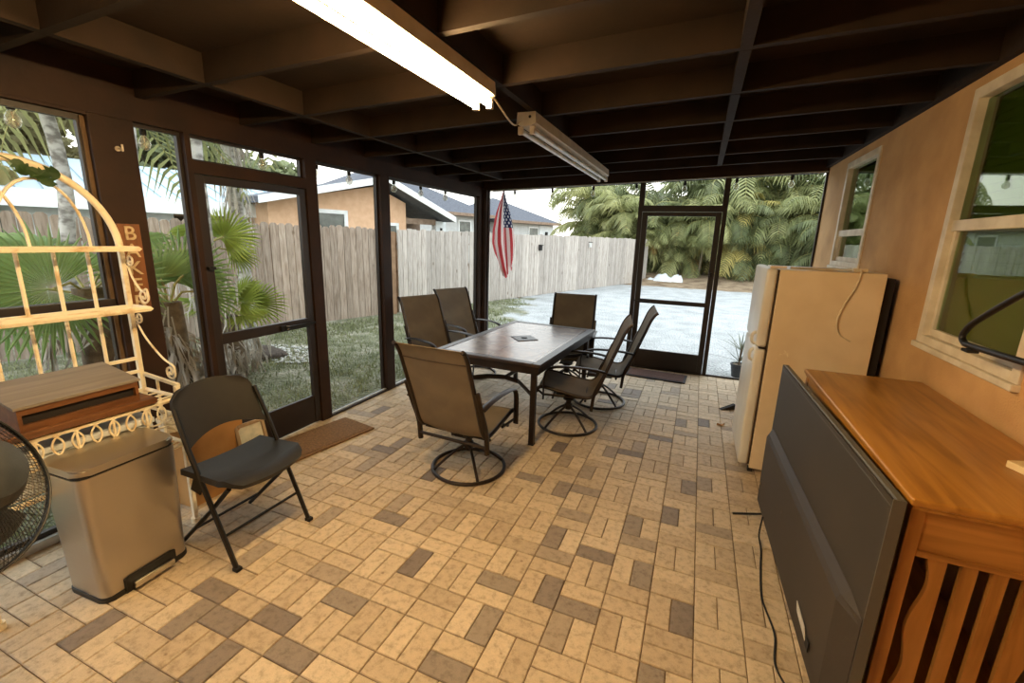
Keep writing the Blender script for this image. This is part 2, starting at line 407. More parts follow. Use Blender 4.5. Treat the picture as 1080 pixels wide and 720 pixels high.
# ------------------------------------------------------------------ walls
def make_walls():
    # screened long side: header beam, low sill, posts
    m = MB(); m.box(XL-.10, XL, YB, YF-.0, 2.262, 2.392)
    m.box(XL-.10, XL-.005, YB, -.23, 2.247, 2.2619); m.box(XL-.098, XL-.024, YB, YF, 2.3925, 2.53)
    w = tag(m.build('wall_left', m_brown), 'dark brown header beam and posts of the screened long side', 'wall', kind='structure')
    for y0, y1 in ((-2.45,-2.25), (-.44,-.23), (1.90,2.04), (4.10,4.24)):
        m = MB(); m.box(XL-.095, XL, y0, y1, 0, 2.262, bev=.004); m.build('post', m_brown, w)
    m = MB(); m.box(XL-.095, -3.118, 4.2405, 4.31, 0, 2.35); m.box(XL+.0005, -3.122, 4.19, 4.24, 0, 2.36); m.build('corner_post', m_brown, w)
    m = MB(); m.box(XL-.095, XL-.03, YB, -.45, 0.0, .03); m.box(XL-.06, XL-.015, YB, -.45, .03, .055)
    m.build('floor_track', m_sill, w)
    # far end: sloping header with a thin pale strip just below it
    m = MB(); xs = (XL-.095, XR)
    za = [zroof(x)-.03 for x in xs]
    m.hexa([(xs[0],YF,za[0]-.006),(xs[1],YF,za[1]-.006),(xs[1],YF+.09,za[1]-.006),(xs[0],YF+.09,za[0]-.006),
            (xs[0],YF,zroof(xs[0])+.14),(xs[1],YF,zroof(xs[1])+.14),(xs[1],YF+.06,zroof(xs[1])+.14),(xs[0],YF+.06,zroof(xs[0])+.14)])
    w2 = tag(m.build('wall_far', m_brown), 'dark header beam over the far screened end', 'wall', kind='structure')
    m = MB(); xs = (XL+.1, XR-.01)
    m.hexa([(xs[0],YF-.014,zroof(xs[0])-.052),(xs[1],YF-.014,zroof(xs[1])-.052),(xs[1],YF-.002,zroof(xs[1])-.052),(xs[0],YF-.002,zroof(xs[0])-.052),
            (xs[0],YF-.014,zroof(xs[0])-.040),(xs[1],YF-.014,zroof(xs[1])-.040),(xs[1],YF-.002,zroof(xs[1])-.040),(xs[0],YF-.002,zroof(xs[0])-.040)])
    m.build('pale_edge_strip', m_sill, w2)
    # house wall with two window openings
    t = .2; Z1 = 2.75; W1 = (2.60, 3.48, 1.52, 2.47); W2 = (.392, 1.305, 1.18, 2.49)
    m = MB()
    def seg(y0, y1, z0, z1): m.box(XR, XR+t, y0, y1, z0, z1)
    seg(YB, W2[0], -.05, Z1); seg(W2[1], W1[0], -.05, Z1); seg(W1[1], YF+.09, -.05, Z1)
    for W in (W1, W2): seg(W[0], W[1], -.05, W[2]); seg(W[0], W[1], W[3], Z1)
    tag(m.build('wall_right', m_stucco), 'tan stucco house wall with two white windows', 'wall', kind='structure')
    m = MB(); m.box(XL-.1, XR, YB-.1, YB, -.05, 2.75)
    tag(m.build('added_wall_back', m_stucco), 'added stucco wall closing the porch behind the viewer against open sky', 'wall', kind='structure')  # unseen wall, added so open sky behind does not light the porch
make_walls()

# screens -----------------------------------------------------------
def screen_window(n, axis, a0, a1, z0, z1, at, label, fr=.028, ztop2=None, tone=None, d=.03, mid=None):
    """one screened opening: a frame of bars and a mesh pane. axis 'y': lies in the long side"""
    root = empty('window_%d' % n, ((at, a0, z0) if axis == 'y' else (a0, at, z0)), 0, label, 'screen window', kind='structure')
    L = a1-a0; H = z1-z0; H2 = (ztop2-z0) if ztop2 else H
    def B(m, u0, u1, w0, w1, u=None):
        if axis == 'y': m.box(-d, 0, u0, u1, w0, w1)
        else: m.box(u0, u1, 0, d, w0, w1)
    mm = tone or m_alu
    m = MB(); B(m, 0, fr, 0, H); B(m, L-fr, L, 0, H2); B(m, fr, L-fr, 0, fr*1.1)
    hb = lambda u: H+(H2-H)*u/L
    if axis == 'y': m.hexa([(-d,fr,hb(fr)-fr),(0,fr,hb(fr)-fr),(0,L-fr,hb(L-fr)-fr),(-d,L-fr,hb(L-fr)-fr),(-d,fr,hb(fr)),(0,fr,hb(fr)),(0,L-fr,hb(L-fr)),(-d,L-fr,hb(L-fr))])
    else: m.hexa([(fr,0,hb(fr)-fr),(L-fr,0,hb(L-fr)-fr),(L-fr,d,hb(L-fr)-fr),(fr,d,hb(fr)-fr),(fr,0,hb(fr)),(L-fr,0,hb(L-fr)),(L-fr,d,hb(L-fr)),(fr,d,hb(fr))])
    if mid: B(m, fr, L-fr, mid[0]-z0, mid[1]-z0)
    m.build('window_frame', mm, root)
    m = MB(); e = fr*.6
    if axis == 'y': P = [(-d/2,e,e),(-d/2,L-e,e),(-d/2,L-e,H2-e),(-d/2,e,H-e)]
    else: P = [(e,d/2,e),(L-e,d/2,e),(L-e,d/2,H2-e),(e,d/2,H-e)]
    m._f([m.b.verts.new(p) for p in P]); m.build('screen_mesh', m_screen, root)
    return root
SX = XL-.04
w1 = screen_window(1, 'y', -2.25, -.44, .05, 2.247, SX, 'screened opening behind the baker rack, dark rail across the middle', fr=.03, mid=None)
m = MB(); m.box(-.045, .02, 0, 1.81, 1.165, 1.235, bev=.004); m.build('rail', m_alu, w1)
m = MB(); m.box(-.02, .012, 1.79, 1.81, .1, 2.19); m.build('jamb_strip', mat('lit_reveal_tan', (104,80,54), .8), w1)  # lit look of the wood reveal, put into the tan colour
screen_window(2, 'y', -.23, .04, 0, 2.262, SX, 'narrow tall screen between the sign post and the screen door', fr=.02)
screen_window(3, 'y', .075, .965, 2.104, 2.262, SX, 'low transom screen over the left door', fr=.015)
w4 = screen_window(4, 'y', 1.08, 1.90, 0, 2.262, SX, 'tall screen between the left door and the middle post', fr=.02)
w5 = screen_window(5, 'y', 2.04, 4.10, 0, 2.262, SX, 'wide screen behind the patio chairs', fr=.02)
for w, L in ((w4,.82), (w5,2.06)):
    m = MB(); m.box(.0005, .02, .0, L, 0, .03); m.build('sill', m_sill, w)
    m = MB(); m.box(.021, .036, .0, L, 0, .022); m.build('track', m_alu, w)
zf = lambda x: zroof(x)-.037
screen_window(6, 'x', -3.12, -.951, 0, zf(-3.12), YF, 'wide far end screen left of the far door', fr=.016, ztop2=zf(-.951))
screen_window(7, 'x', -.915, .03, 2.13, zf(-.915), YF, 'transom screen over the far door', fr=.014, ztop2=zf(.03))
screen_window(8, 'x', .06, XR-.002, 0, zf(.06), YF, 'far end screen beside the house wall', fr=.02, ztop2=zf(XR))

def screen_door(n, axis, loc, w, h, st, top, mid, bot, label):
    root = empty('door_%d' % n, loc, 0, label, 'screen door', kind='structure')
    d = .035
    def B(m, u0, u1, w0, w1, e0=-d, e1=0, bev=.003):
        if axis == 'y': m.box(e0, e1, u0, u1, w0, w1, bev=bev)
        else: m.box(u0, u1, -e1, -e0, w0, w1, bev=bev)
    for u0, u1 in ((0,st), (w-st,w)):
        m = MB(); B(m, u0, u1, .015, h); m.build('stile', m_alu, root)
    for z0, z1 in ((h-top,h), mid): 
        m = MB(); B(m, st, w-st, z0, z1); m.build('rail', m_alu, root)
    m = MB(); B(m, st, w-st, .015, bot, -.03, -.006); m.build('kick_plate', m_alu, root)
    for z0, z1 in ((bot,mid[0]), (mid[1],h-top)):
        m = MB()
        if axis == 'y': P = [(-d/2,st,z0),(-d/2,w-st,z0),(-d/2,w-st,z1),(-d/2,st,z1)]
        else: P = [(st,d/2,z0),(w-st,d/2,z0),(w-st,d/2,z1),(st,d/2,z1)]
        m._f([m.b.verts.new(p) for p in P]); m.build('screen_mesh', m_screen, root)
    return root, B
# left door with jambs
m = MB(); m.box(XL-.09, XL, .04, .075, 0, 2.262); m.box(XL-.09, XL, .965, 1.08, 0, 2.262); m.box(XL-.09, XL, .075, .965, 2.03, 2.104)
tag(m.build('trim_1', m_brown), 'dark brown jambs and head of the left screen door', 'door jamb', kind='structure')
d1, B = screen_door(1, 'y', (XL-.012, .08, 0), .88, 2.025, .06, .05, (.895,.97), .268, 'dark screen door in the long side, coir mat before it')
m = MB(); m.tube([(.0,.56,.872+.055),(.03,.57,.875+.055),(.035,.60,.876+.055)], .006); m.box(0,.016,.53,.59,.908,.945, bev=.003); m.tube([(.025,.57,.93),(.025,.86,.93)], .012, n=10); m.build('closer', m_blackmetal, d1)
m = MB(); m.cyl((.02,.585,.916),.014,.03,n=12); m.build('latch', m_chrome, d1)
m = MB(); m.box(0,.035,.005,.05,1.42,1.44, bev=.003); m.build('handle', m_blackmetal, d1)
# far door with jambs
m = MB()
for x0, x1 in ((-.951,-.915), (.03,.06)):
    m.hexa([(x0,YF,0),(x1,YF,0),(x1,YF+.06,0),(x0,YF+.06,0),(x0,YF,zroof(x0)-.036),(x1,YF,zroof(x1)-.036),(x1,YF+.06,zroof(x1)-.036),(x0,YF+.06,zroof(x0)-.036)])
m.box(-.915, .03, YF, YF+.06, 2.07, 2.13); m.box(-.915,.03,YF+.0,YF+.06,.0,.014)
tag(m.build('trim_2', m_alu), 'dark jambs and head of the far screen door', 'door jamb', kind='structure')
d2, B = screen_door(2, 'x', (-.91, YF+.008, 0), .935, 2.066, .066, .05, (.895,.95), .262, 'dark screen door in the far end, brown mat before it')
m = MB(); m.box(.09,.2,-.02,0,.905,.93, bev=.003); m.tube([(-.01,-.018,.925),(.2,-.018,.92)], .009, n=10); m.build('closer', m_blackmetal, d2)
m = MB(); m.box(.885,.91,-.025,0,1.28,1.34, bev=.003); m.build('handle', m_blackmetal, d2)

# house windows ------------------------------------------------------
m_glass = glassy('window_glass', (196,212,180), refl=.05, fres=1.45)
m_blind = mat('olive_blind', (176,172,120), .8, c2=(162,158,108), scale=2)
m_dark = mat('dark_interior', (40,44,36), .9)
def house_window(n, y0, y1, z0, z1, zm, label):
    root = empty('window_%d' % n, (XR, y0, z0), 0, label, 'window', kind='structure')
    W, H = y1-y0, z1-z0; f = .055; zmid = zm-z0
    m = MB()
    for a in ((0,f,0,H), (W-f,W,0,H), (f,W-f,H-f,H), (f,W-f,0,f*.8)): m.box(-.012, .06, a[0], a[1], a[2], a[3], bev=.004)
    m.build('window_frame', m_white, root)
    m = MB(); m.box(-.03, .05, -.004, W+.004, -.03, .0, bev=.006); m.build('window_sill', m_white, root)
    m = MB(); m.box(.004, .05, f, W-f, zmid-.028, zmid+.028, bev=.004); m.build('meeting_rail', m_white, root)
    m = MB()
    for a in ((f,f+.03,f*.8,zmid-.028), (W-f-.03,W-f,f*.8,zmid-.028), (f+.03,W-f-.03,f*.8,f*.8+.04)): m.box(.018, .045, a[0], a[1], a[2], a[3], bev=.003)
    m.build('lower_sash', m_white, root)
    for z0_, z1_, x in ((f*.8,zmid,.032), (zmid,H-f,.03)):
        m = MB(); m.box(x, x+.005, f, W-f, z0_+.02, z1_-.005); m.build('glass', m_glass, root)
    m = MB()
    k = 0; zz = .06
    while zz < H-.07:
        Mx = Matrix.Translation((.085,0,zz)) @ Matrix.Rotation(R_(-78),4,'Y')
        m.box(-.024,.024,f-.01,W-f+.01,-.001,.001,Mx); zz += .042; k += 1
    m.build('blind', m_blind, root)
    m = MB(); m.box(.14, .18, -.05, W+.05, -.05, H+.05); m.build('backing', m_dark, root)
house_window(9, 2.60, 3.48, 1.52, 2.47, 1.82, 'small white sash window high beside the refrigerator')
house_window(10, .392, 1.305, 1.18, 2.49, 1.815, 'large white sash window over the wooden buffet, blinds inside')
# ------------------------------------------------------------------ patio table
def tabletop_mat():
    t = NT('brown_faux_tile_top'); p = t.n('ShaderNodeBsdfPrincipled'); t.l(p.outputs[0], t.out.inputs[0])
    p.inputs['Roughness'].default_value = .26; p.inputs['Specular IOR Level'].default_value = .8
    v = coord(t); nz = t.n('ShaderNodeTexNoise'); nz.inputs['Scale'].default_value = 5; nz.inputs['Detail'].default_value = 8; nz.inputs['Distortion'].default_value = 1.2
    t.l(v, nz.inputs['Vector'])
    col = ramp(t, nz.outputs['Fac'], [(.3, lin((108,94,86))), (.5, lin((134,120,111))), (.7, lin((160,146,136)))])
    br = t.n('ShaderNodeTexBrick'); br.offset = 0; br.inputs['Scale'].default_value = 1
    br.inputs['Brick Width'].default_value = .41; br.inputs['Row Height'].default_value = .377; br.inputs['Mortar Size'].default_value = .005
    br.inputs['Color1'].default_value = (1,1,1,1); br.inputs['Color2'].default_value = (.9,.88,.86,1); br.inputs['Mortar'].default_value = (.35,.32,.3,1)
    mp = t.n('ShaderNodeMapping'); mp.inputs['Location'].default_value = (.41,.754,0); t.l(v, mp.inputs['Vector']); t.l(mp.outputs[0], br.inputs['Vector'])
    mx = t.n('ShaderNodeMixRGB', blend_type='MULTIPLY'); mx.inputs[0].default_value = 1; t.l(col, mx.inputs[1]); t.l(br.outputs['Color'], mx.inputs[2])
    t.l(mx.outputs[0], p.inputs['Base Color']); return t.m
def patio_table():
    root = empty('patio_table', (-1.685, 2.14, 0), R_(-2.6), 'long brown tile top patio dining table in the middle of the porch', 'table')
    W, L = .5, .835
    m = MB(); m.box(-W+.07, W-.07, -L+.07, L-.07, .70, .7185); m.build('tile_top', tabletop_mat(), root)
    m = MB()
    for a in ((-W,-W+.07,-L,L), (W-.07,W,-L,L), (-W+.07,W-.07,-L,-L+.07), (-W+.07,W-.07,L-.07,L)): m.box(a[0],a[1],a[2],a[3],.695,.722,bev=.006)
    m.build('top_frame', mat('dark_table_rim', (62,50,44), .38, c2=(50,40,36), scale=10), root)
    m = MB()
    for a in ((-W+.02,-W+.04,-L+.02,L-.02), (W-.04,W-.02,-L+.02,L-.02), (-W+.04,W-.04,-L+.02,-L+.04), (-W+.04,W-.04,L-.04,L-.02)): m.box(a[0],a[1],a[2],a[3],.63,.695)
    m.build('apron', m_bronze, root)
    for sx in (-1,1):
        for sy in (-1,1):
            m = MB(); x, y = sx*(W-.075), sy*(L-.075)
            m.box(x-.022, x+.022, y-.022, y+.022, .012, .69, bev=.004); leg = m.build('leg', m_bronze, root)
            m = MB(); m.box(x-.024, x+.024, y-.024, y+.024, 0, .0118, bev=.003); m.build('foot_cap', m_rubber, leg)
    for sy in (-1,1):
        m = MB(); J = Vector((0, sy*.42, .43))
        for sx in (-1,1):
            m.tube([(sx*(W-.1), sy*(L-.095), .43), (sx*.16, sy*.47, .43), J], .016, n=6, flat=(1.4,.8), up=(0,0,1))
        m.build('brace', m_bronze, root)
    m = MB(); m.tube([(0,-.42,.43),(0,.42,.43)], .016, n=6, flat=(1.4,.8), up=(0,0,1)); m.build('stretcher', m_bronze, root)
    m = MB(); m.prism([(0,-.15),(.15,0),(0,.15),(-.15,0)], .7187, .7245, bev=.002); c = m.build('centre_inlay', mat('dark_inlay', (40,33,30), .4), root)
    m = MB(); m.lathe([(.03,.7246),(.03,.729),(.022,.731)], n=20); m.build('umbrella_plug', m_blackplastic, c)
patio_table()

# ------------------------------------------------------------------ swivel sling chair
def rail_pts(s=0):
    """side profile (y,z) of the sling from the front lip to the top of the back"""
    return [(.265,.385),(.25,.42),(.20,.432),(.06,.405),(-.10,.375),(-.19,.372),(-.245,.42),(-.285,.52),(-.34,.68),(-.40,.84),(-.44,.95),(-.475,1.01),(-.50,1.03)]
def swivel_chair():
    root = empty('swivel_chair', (0,0,0), 0, 'x', 'chair', 'swivel sling chairs around the patio table')
    m = MB(); m.tube([(.268*math.cos(2*PI*k/40), .268*math.sin(2*PI*k/40), .014) for k in range(40)], .013, n=8, closed=True); m.build('ring_base', m_bronze, root, 40)
    for k in range(4):
        a = PI/4+k*PI/2; c, s = math.cos(a), math.sin(a)
        m = MB(); m.tube([(r*c, r*s, z) for r, z in smooth2([(.262,.02),(.21,.065),(.12,.135),(.03,.19)])], .011, n=6); m.build('spoke', m_bronze, root, 40)
    m = MB(); m.lathe([(.03,.16),(.036,.17),(.036,.21),(.025,.215),(.025,.25),(.05,.252),(.05,.262),(.028,.266),(.028,.275),(.05,.277),(.05,.288)], n=18); m.build('swivel_hub', m_bronze, root, 30)
    m = MB(); m.box(-.075,.075,-.12,.12,.289,.30); m.tube([(-.05,-.12,.30),(-.05,-.16,.335),(-.05,.12,.345)],.009,n=6); m.tube([(.05,-.12,.30),(.05,-.16,.335),(.05,.12,.345)],.009,n=6)
    m.tube([(-.265,.12,.345),(.265,.12,.345)],.011,n=6); m.tube([(-.265,-.225,.315),(.265,-.225,.315)],.012,n=6); m.tube([(-.265,-.16,.345),(.265,-.16,.345)],.011,n=6)
    m.build('seat_support', m_bronze, root, 30)
    prof = [p for p in smooth2(rail_pts(), 5)]
    n = len(prof)-1
    def sl(u, v):
        i = min(int(v*n), n-1); t = v*n-i; a, b = prof[i], prof[i+1]
        y, z = a[0]+(b[0]-a[0])*t, a[1]+(b[1]-a[1])*t
        sag = -.022*math.sin(PI*u)*math.sin(PI*min(1,max(0,v)))
        return (-.238+.476*u, y+sag*(1 if v > .45 else 0), z+sag*(1 if v <= .45 else .2))
    m = MB(); m.grid(sl, 8, n, thick=.004); sling = m.build('sling', m_sling, root, 50)
    k = [i for i, p in enumerate(prof) if p[1] > .93][0]
    m = MB(); m.tube([Vector(sl(u/8, k/n))+Vector((0,-.005,0)) for u in range(9)], .004, n=5); m.build('head_seam', mat('sling_seam', (74,56,38), .8), sling)
    for s in (-1,1):
        x = s*.252
        m = MB(); m.tube([(x,y,z) for y, z in prof], .0145, n=8); m.build('side_rail', m_bronze, root, 40)
        m = MB(); m.tube([(s*.272,y,z) for y, z in smooth2([(-.36,.74),(-.30,.58),(-.235,.42),(-.215,.262)])], .014, n=6, flat=(1.3,.8)); m.build('rear_post', m_bronze, root, 40)
        m = MB()
        ar = smooth2([(-.315,.615),(-.22,.632),(-.05,.64),(.09,.632),(.165,.605),(.195,.55),(.2,.45),(.2,.335)], 5)
        m.tube([(s*.285,y,z) for y, z in ar], [.024 if z > .6 else .018 for y, z in ar], n=8, flat=(.42,1.15), up=(0,.3,1)); m.build('armrest', m_bronze, root, 40)
        m = MB(); m.tube([(s*.262,.02,.37),(s*.275,.2,.372),(s*.262,.245,.40)], .011, n=6); m.build('arm_bracket', m_bronze, root, 40)
    return root
def smooth2(pts, n=5): return [(p.x, p.y) for p in smooth_path([(a,b,0) for a, b in pts], n)]
ch = swivel_chair()
spots = [(-1.59,.80,-3,'brown sling swivel chair at the near end of the table, its back turned'),
         (-1.135,1.90,100,'brown sling swivel chair on the refrigerator side, the nearer of the two'),
         (-1.00,2.66,99,'brown sling swivel chair on the refrigerator side, the farther of the two'),
         (-2.555,2.10,-110,'brown sling swivel chair on the fence side, the nearer of the two'),
         (-2.645,2.93,-112,'brown sling swivel chair on the fence side, just before the corner post'),
         (-1.47,3.02,188,'brown sling swivel chair at the far end of the table, facing the viewer')]
for i, (x, y, a, lab) in enumerate(spots):
    o = ch if i == 0 else copy_tree(ch)
    o.location = (x, y, .001); o.rotation_euler.z = R_(a); o['label'] = lab

# ------------------------------------------------------------------ refrigerator
def fridge():
    m_f = mat('almond_enamel', (232,210,174), .38, c2=(222,198,160), scale=4, bump=.06, bscale=160)
    m_door = mat('white_enamel_door', (228,222,208), .35, c2=(216,208,192), scale=4, bump=.06, bscale=160)
    x0, x1, y0, y1, H = .36, .96, 1.66, 2.36, 1.53
    root = empty('refrigerator', (.66, 2.01, 0), 0, 'almond top freezer refrigerator against the tan house wall', 'refrigerator')
    def B(m, *a, **k): return m.box(a[0]-.66, a[1]-.66, a[2]-2.01, a[3]-2.01, a[4], a[5], **k)
    m = MB(); B(m, x0, x1, y0, y1, .03, H, bev=.008); m.build('cabinet', m_f, root)
    m = MB(); B(m, x1+.001, x1+.055, y0+.03, y1-.03, .06, H-.03); m.build('rear_coil_panel', mat('dark_rear_panel', (28,20,18), .8), root)
    m = MB(); B(m, x0-.011, x0-.001, y0+.008, y1-.008, .06, H-.006); m.build('door_gasket', mat('dark_gasket', (70,52,36), .8), root)
    for nm, z0, z1 in (('fridge_door', .055, .962), ('freezer_door', .972, H+.004)):
        m = MB(); B(m, .278, x0-.0115, y0-.002, y1+.002, z0, z1, bev=.022, seg=3); d = m.build(nm, m_door, root, 40)
        m = MB(); hz = (.86,.95) if nm == 'fridge_door' else (.985,1.075)
        m.tube(smooth_path([(.279-.66, -.30, hz[0]), (.256-.66, -.30, hz[0]+.02), (.256-.66, -.30, hz[1]-.02), (.279-.66, -.30, hz[1])], 5), .009, n=8, flat=(1,1.5)); m.build('door_handle', m_door, d, 40)
    m = MB(); B(m, .30, .40, y0+.02, y0+.075, H+.0045, H+.02, bev=.004); m.build('hinge_cover', m_f, root)
    m = MB(); B(m, .30, .345, y0-.004, y0+.05, .9625, .9715); m.build('middle_hinge', m_bronze, root)
    m = MB(); B(m, x0-.005, x0+.03, y0+.01, y0+.05, 0.0, .0295); B(m, x1-.05, x1-.01, y0+.02, y0+.06, 0, .0295); B(m, x0-.005, x0+.03, y1-.05, y1-.01, 0, .0295); B(m, x1-.05, x1-.01, y1-.06, y1-.02, 0, .0295); m.build('foot', m_rubber, root)
    for q, (ax, az, bx, bz, k) in enumerate(((.385,.84,.47,.955,.012),(.43,.93,.51,.945,.016),(.46,.97,.50,.90,.008))):
        m = MB(); m.grid(lambda u, v: (ax-.66+(bx-ax)*u+k*math.sin(PI*u)*(v-.5), y0-2.01-.0011, az+(bz-az)*u+k*(v-.5)*math.sin(PI*u)+.01*math.sin(PI*u)), 10, 2, thick=.0005); m.build('scuff_mark', mat('pale_scuff', (240,222,188), .5, c2=(216,190,150), scale=40), root)
    # white cord and plug lying on top, hanging down the near side
    mc = mat('white_cord', (226,206,170), .5)
    m = MB(); m.tube(smooth_path([(.60-.66,-.12,H+.006),(.70-.66,-.2,H+.008),(.80-.66,-.31,H+.012),(.815-.66,-.352,H+.004),(.80-.66,-.358,H-.09),(.755-.66,-.357,H-.22),(.735-.66,-.357,H-.33),(.76-.66,-.357,H-.41),(.83-.66,-.357,H-.455)], 6), .0055, n=6); cord = m.build('power_cord', mc, root, 40)
    m = MB(); B(m, .78, .86, 1.69, 1.72, H+.001, H+.026, bev=.004); m.build('plug', mc, cord)
    m = MB(); B(m, .44, .70, 1.80, 1.835, H+.001, H+.014, bev=.004); m.build('strip', mc, cord)
fridge()

# ------------------------------------------------------------------ wooden buffet
m_oak = wood('golden_oak', (172,118,46), (138,88,30), axis=1, ring=7, rough=.35, coat=.2, c3=(190,136,62))
m_oakv = wood('golden_oak_upright', (166,114,50), (136,88,34), axis=2, ring=9, rough=.45, c3=(182,128,62))
m_oakx = wood('golden_oak_cross', (170,118,54), (136,88,34), axis=0, ring=9, rough=.42, c3=(190,134,66))
def buffet():
    x0, x1, y0, y1, H = .493, 1.03, -.375, 1.075, .987
    root = empty('wooden_buffet', (0,0,0), 0, 'golden oak buffet with slatted end panels behind the television', 'buffet')
    m = MB(); m.box(x0-.012, x1, y0-.02, y1+.02, H-.026, H, bev=.009, seg=3); m.box(x0-.004, x1, y0-.012, y1+.012, H-.038, H-.0262, bev=.003); m.build('top', m_oak, root, 35)
    for x in (x0, x1-.036):
        for y in (y0, y1-.045):
            m = MB(); m.box(x, x+.036, y, y+.045, 0, H-.0385, bev=.003); m.build('leg', m_oakv, root)
    for y in (y0+.008, y1-.03):
        m = MB(); m.box(x0+.0365, x1-.0365, y, y+.022, .815, H-.0385); m.box(x0+.0365, x1-.0365, y-.005, y+.024, .795, .8148, bev=.003); m.build('end_apron', m_oakx, root)
        m = MB(); m.box(x0+.0365, x1-.0365, y, y+.022, .10, .16, bev=.003); m.build('end_rail', m_oakx, root)
        # vase-shaped splat with three slots: four slats, the outer two with wavy edges
        def wave(z): t = (z-.16)/.635; return .012*math.sin(t*PI*4.0)+.006*math.sin(t*PI*2)
        xs = [(.562,.610),(.645,.680),(.713,.746),(.781,.829)]
        for k, (a, b) in enumerate(xs):
            m = MB(); N = 28; zs = [.1602+(.7946-.1602)*i/N for i in range(N+1)]
            L = [(a-(wave(z) if k == 0 else 0), z) for z in zs]; Rr = [(b+(wave(z) if k == 3 else 0), z) for z in zs]
            m.prism(L+Rr[::-1], y+.003, y+.019, plane='xz'); m.build('slat', m_oakv, root)
    for x in (x0+.004, x1-.024):
        m = MB(); m.box(x, x+.02, y0+.0455, y1-.0455, .80, H-.0385); m.build('long_apron', m_oak, root)
        m = MB(); m.box(x, x+.02, y0+.0455, y1-.0455, .10, .16); m.build('long_rail', m_oak, root)
    m = MB(); m.box(x0+.03, x1-.03, y0+.031, y1-.031, .162, .178); m.build('low_shelf', m_oak, root)
    return root
buffet()
m = MB(); m.box(-.07,.07,-.045,.045,0,.024,bev=.003); o = m.build('wood_block', mat('pale_pine', (236,214,168), .6, c2=(222,196,146), scale=12), None, loc=(.925,-.06,.9875), rotz=R_(-70))
tag(o, 'pale flat block lying on the oak buffet under the window', 'block')

# bent black tube frame standing on the buffet by the window
def tube_frame():
    root = empty('tube_frame', (.92, .1, .988), 0, 'black bent steel tube frame standing on the buffet before the large window', 'frame')
    X = .0
    pts = [(X,-.62,-.0+.78),(X,-.2,.715),(X,.13,.573),(X,.40,.42),(X,.465,.365),(X,.475,.335),(X,.45,.318),(X,.40,.314),(X,.02,.328),(X,-.36,.35)]
    P = smooth_path([(.0,a,b) for _, a, b in pts], 5)
    m = MB(); m.tube(P, .0125, n=10); m.build('bent_tube', m_blackmetal, root, 40)
    m = MB(); m.box(-.02,.02,.37,.42,.288,.301,bev=.003); m.build('rubber_foot', m_rubber, root)
    for y in (-.36,):
        m = MB(); m.tube([(X,y,.35),(X,y+.02,.18),(X,y+.05,.012)], .0125, n=10); m.tube([(X,-.36,.35),(X,-.40,.55),(X,-.45,.757)], .011, n=8); m.build('upright', m_blackmetal, root, 40)
    m = MB(); m.tube([(-.10,-.31,.013),(.08,-.31,.013)], .0125, n=10); m.build('foot_bar', m_blackmetal, root, 40)
tube_frame()

# ------------------------------------------------------------------ television seen from behind
def tv():
    root = empty('television', (.437, .375, 0), R_(1.92), 'large flat television standing on the floor, its dark back to the viewer', 'television')
    m_back = mat('charcoal_plastic', (52,46,40), .55, c2=(46,41,36), scale=3, bump=.1, bscale=260)
    m_edge = mat('grey_bezel', (92,90,84), .4, c2=(84,82,77), scale=6)
    L = .782
    m = MB(); m.box(-.03, .0, -L, L, .075, .975, bev=.0)
    m.build('panel', m_back, root)
    m = MB()
    ch = .028
    # chamfered rim along the top
    m.hexa([(-.0305,-L,.955),(.0,-L,.955),(.0,L,.955),(-.0305,L,.955),(-.02,-L+.0,.981),(.0,-L,.981),(.0,L,.981),(-.02,L,.981)])
    for s in (-1,1):
        a, b = (L, L+.004) if s > 0 else (-L-.004, -L)
        m.box(-.03, .002, a, b, .075, .98)
    m.build('bezel', m_edge, root)
    m = MB(); m.box(.0005, .008, -L+.004, L-.004, .085, .97); m.build('screen', mat('black_screen', (10,10,11), .15), root)
    # thick electronics housing on the lower half
    y0, y1 = -.7815, .755
    prof = [(-.0305,.078),(-.062,.10),(-.068,.53),(-.058,.552),(-.0305,.572)]
    m = MB(); rings = [[m.b.verts.new((-.0305+(x+.0305)*k, y, z)) for x, z in prof] for y, k in ((y0,.06),(y0+.11,1),(y1-.05,1),(y1,.3))]
    for A, Bq in zip(rings, rings[1:]):
        for i in range(5): m._f([A[i],A[(i+1)%5],Bq[(i+1)%5],Bq[i]])
    m._f(rings[0][::-1]); m._f(rings[-1]); h = m.build('rear_housing', mat('brown_black_plastic', (54,46,39), .6, c2=(48,41,35), scale=3, bump=.12, bscale=240), root)
    m = MB(); m.prism([(-.50,.185),(-.36,.20),(-.34,.232),(-.47,.222)], -.0712,-.0682, plane='yz'); m.build('badge', mat('silver_badge', (216,212,202), .4, metal=.2), h)
    m = MB(); m.box(-.0715,-.0682,-.545,-.505,.175,.215,bev=.001); m.build('port', m_rubber, h)
    m = MB(); m.cyl((-.0705,.655,.235),.011,.004,n=14,axis=0); m.build('screw', m_chrome, h)
    m = MB(); m.prism([(.10,.36),(.13,.36),(.115,.385)], -.0690, -.0678, plane='yz'); m.build('recycling_mark', mat('grey_moulded_mark', (80,70,60), .6), h)
    for y in (.66, -.62):
        m = MB(); m.tube([(-.2,y-.03,.006),(-.03,y,.028),(-.015,y,.09)], .0075, n=6); m.tube([(-.03,y,.028),(.03,y-.005,.008)], .0065, n=6); m.build('stand_foot', m_blackmetal, root, 40)
    m = MB(); m.tube(smooth_path([(-.071,.45,.13),(-.085,.40,.04),(-.085,.30,.006),(-.115,.1,.006),(-.135,-.1,.006),(-.115,-.3,.006),(-.14,-.47,.006),(-.11,-.62,.006),(-.12,-.95,.006)],8), .0045, n=6); m.build('power_cable', m_rubber, root, 40)
tv()
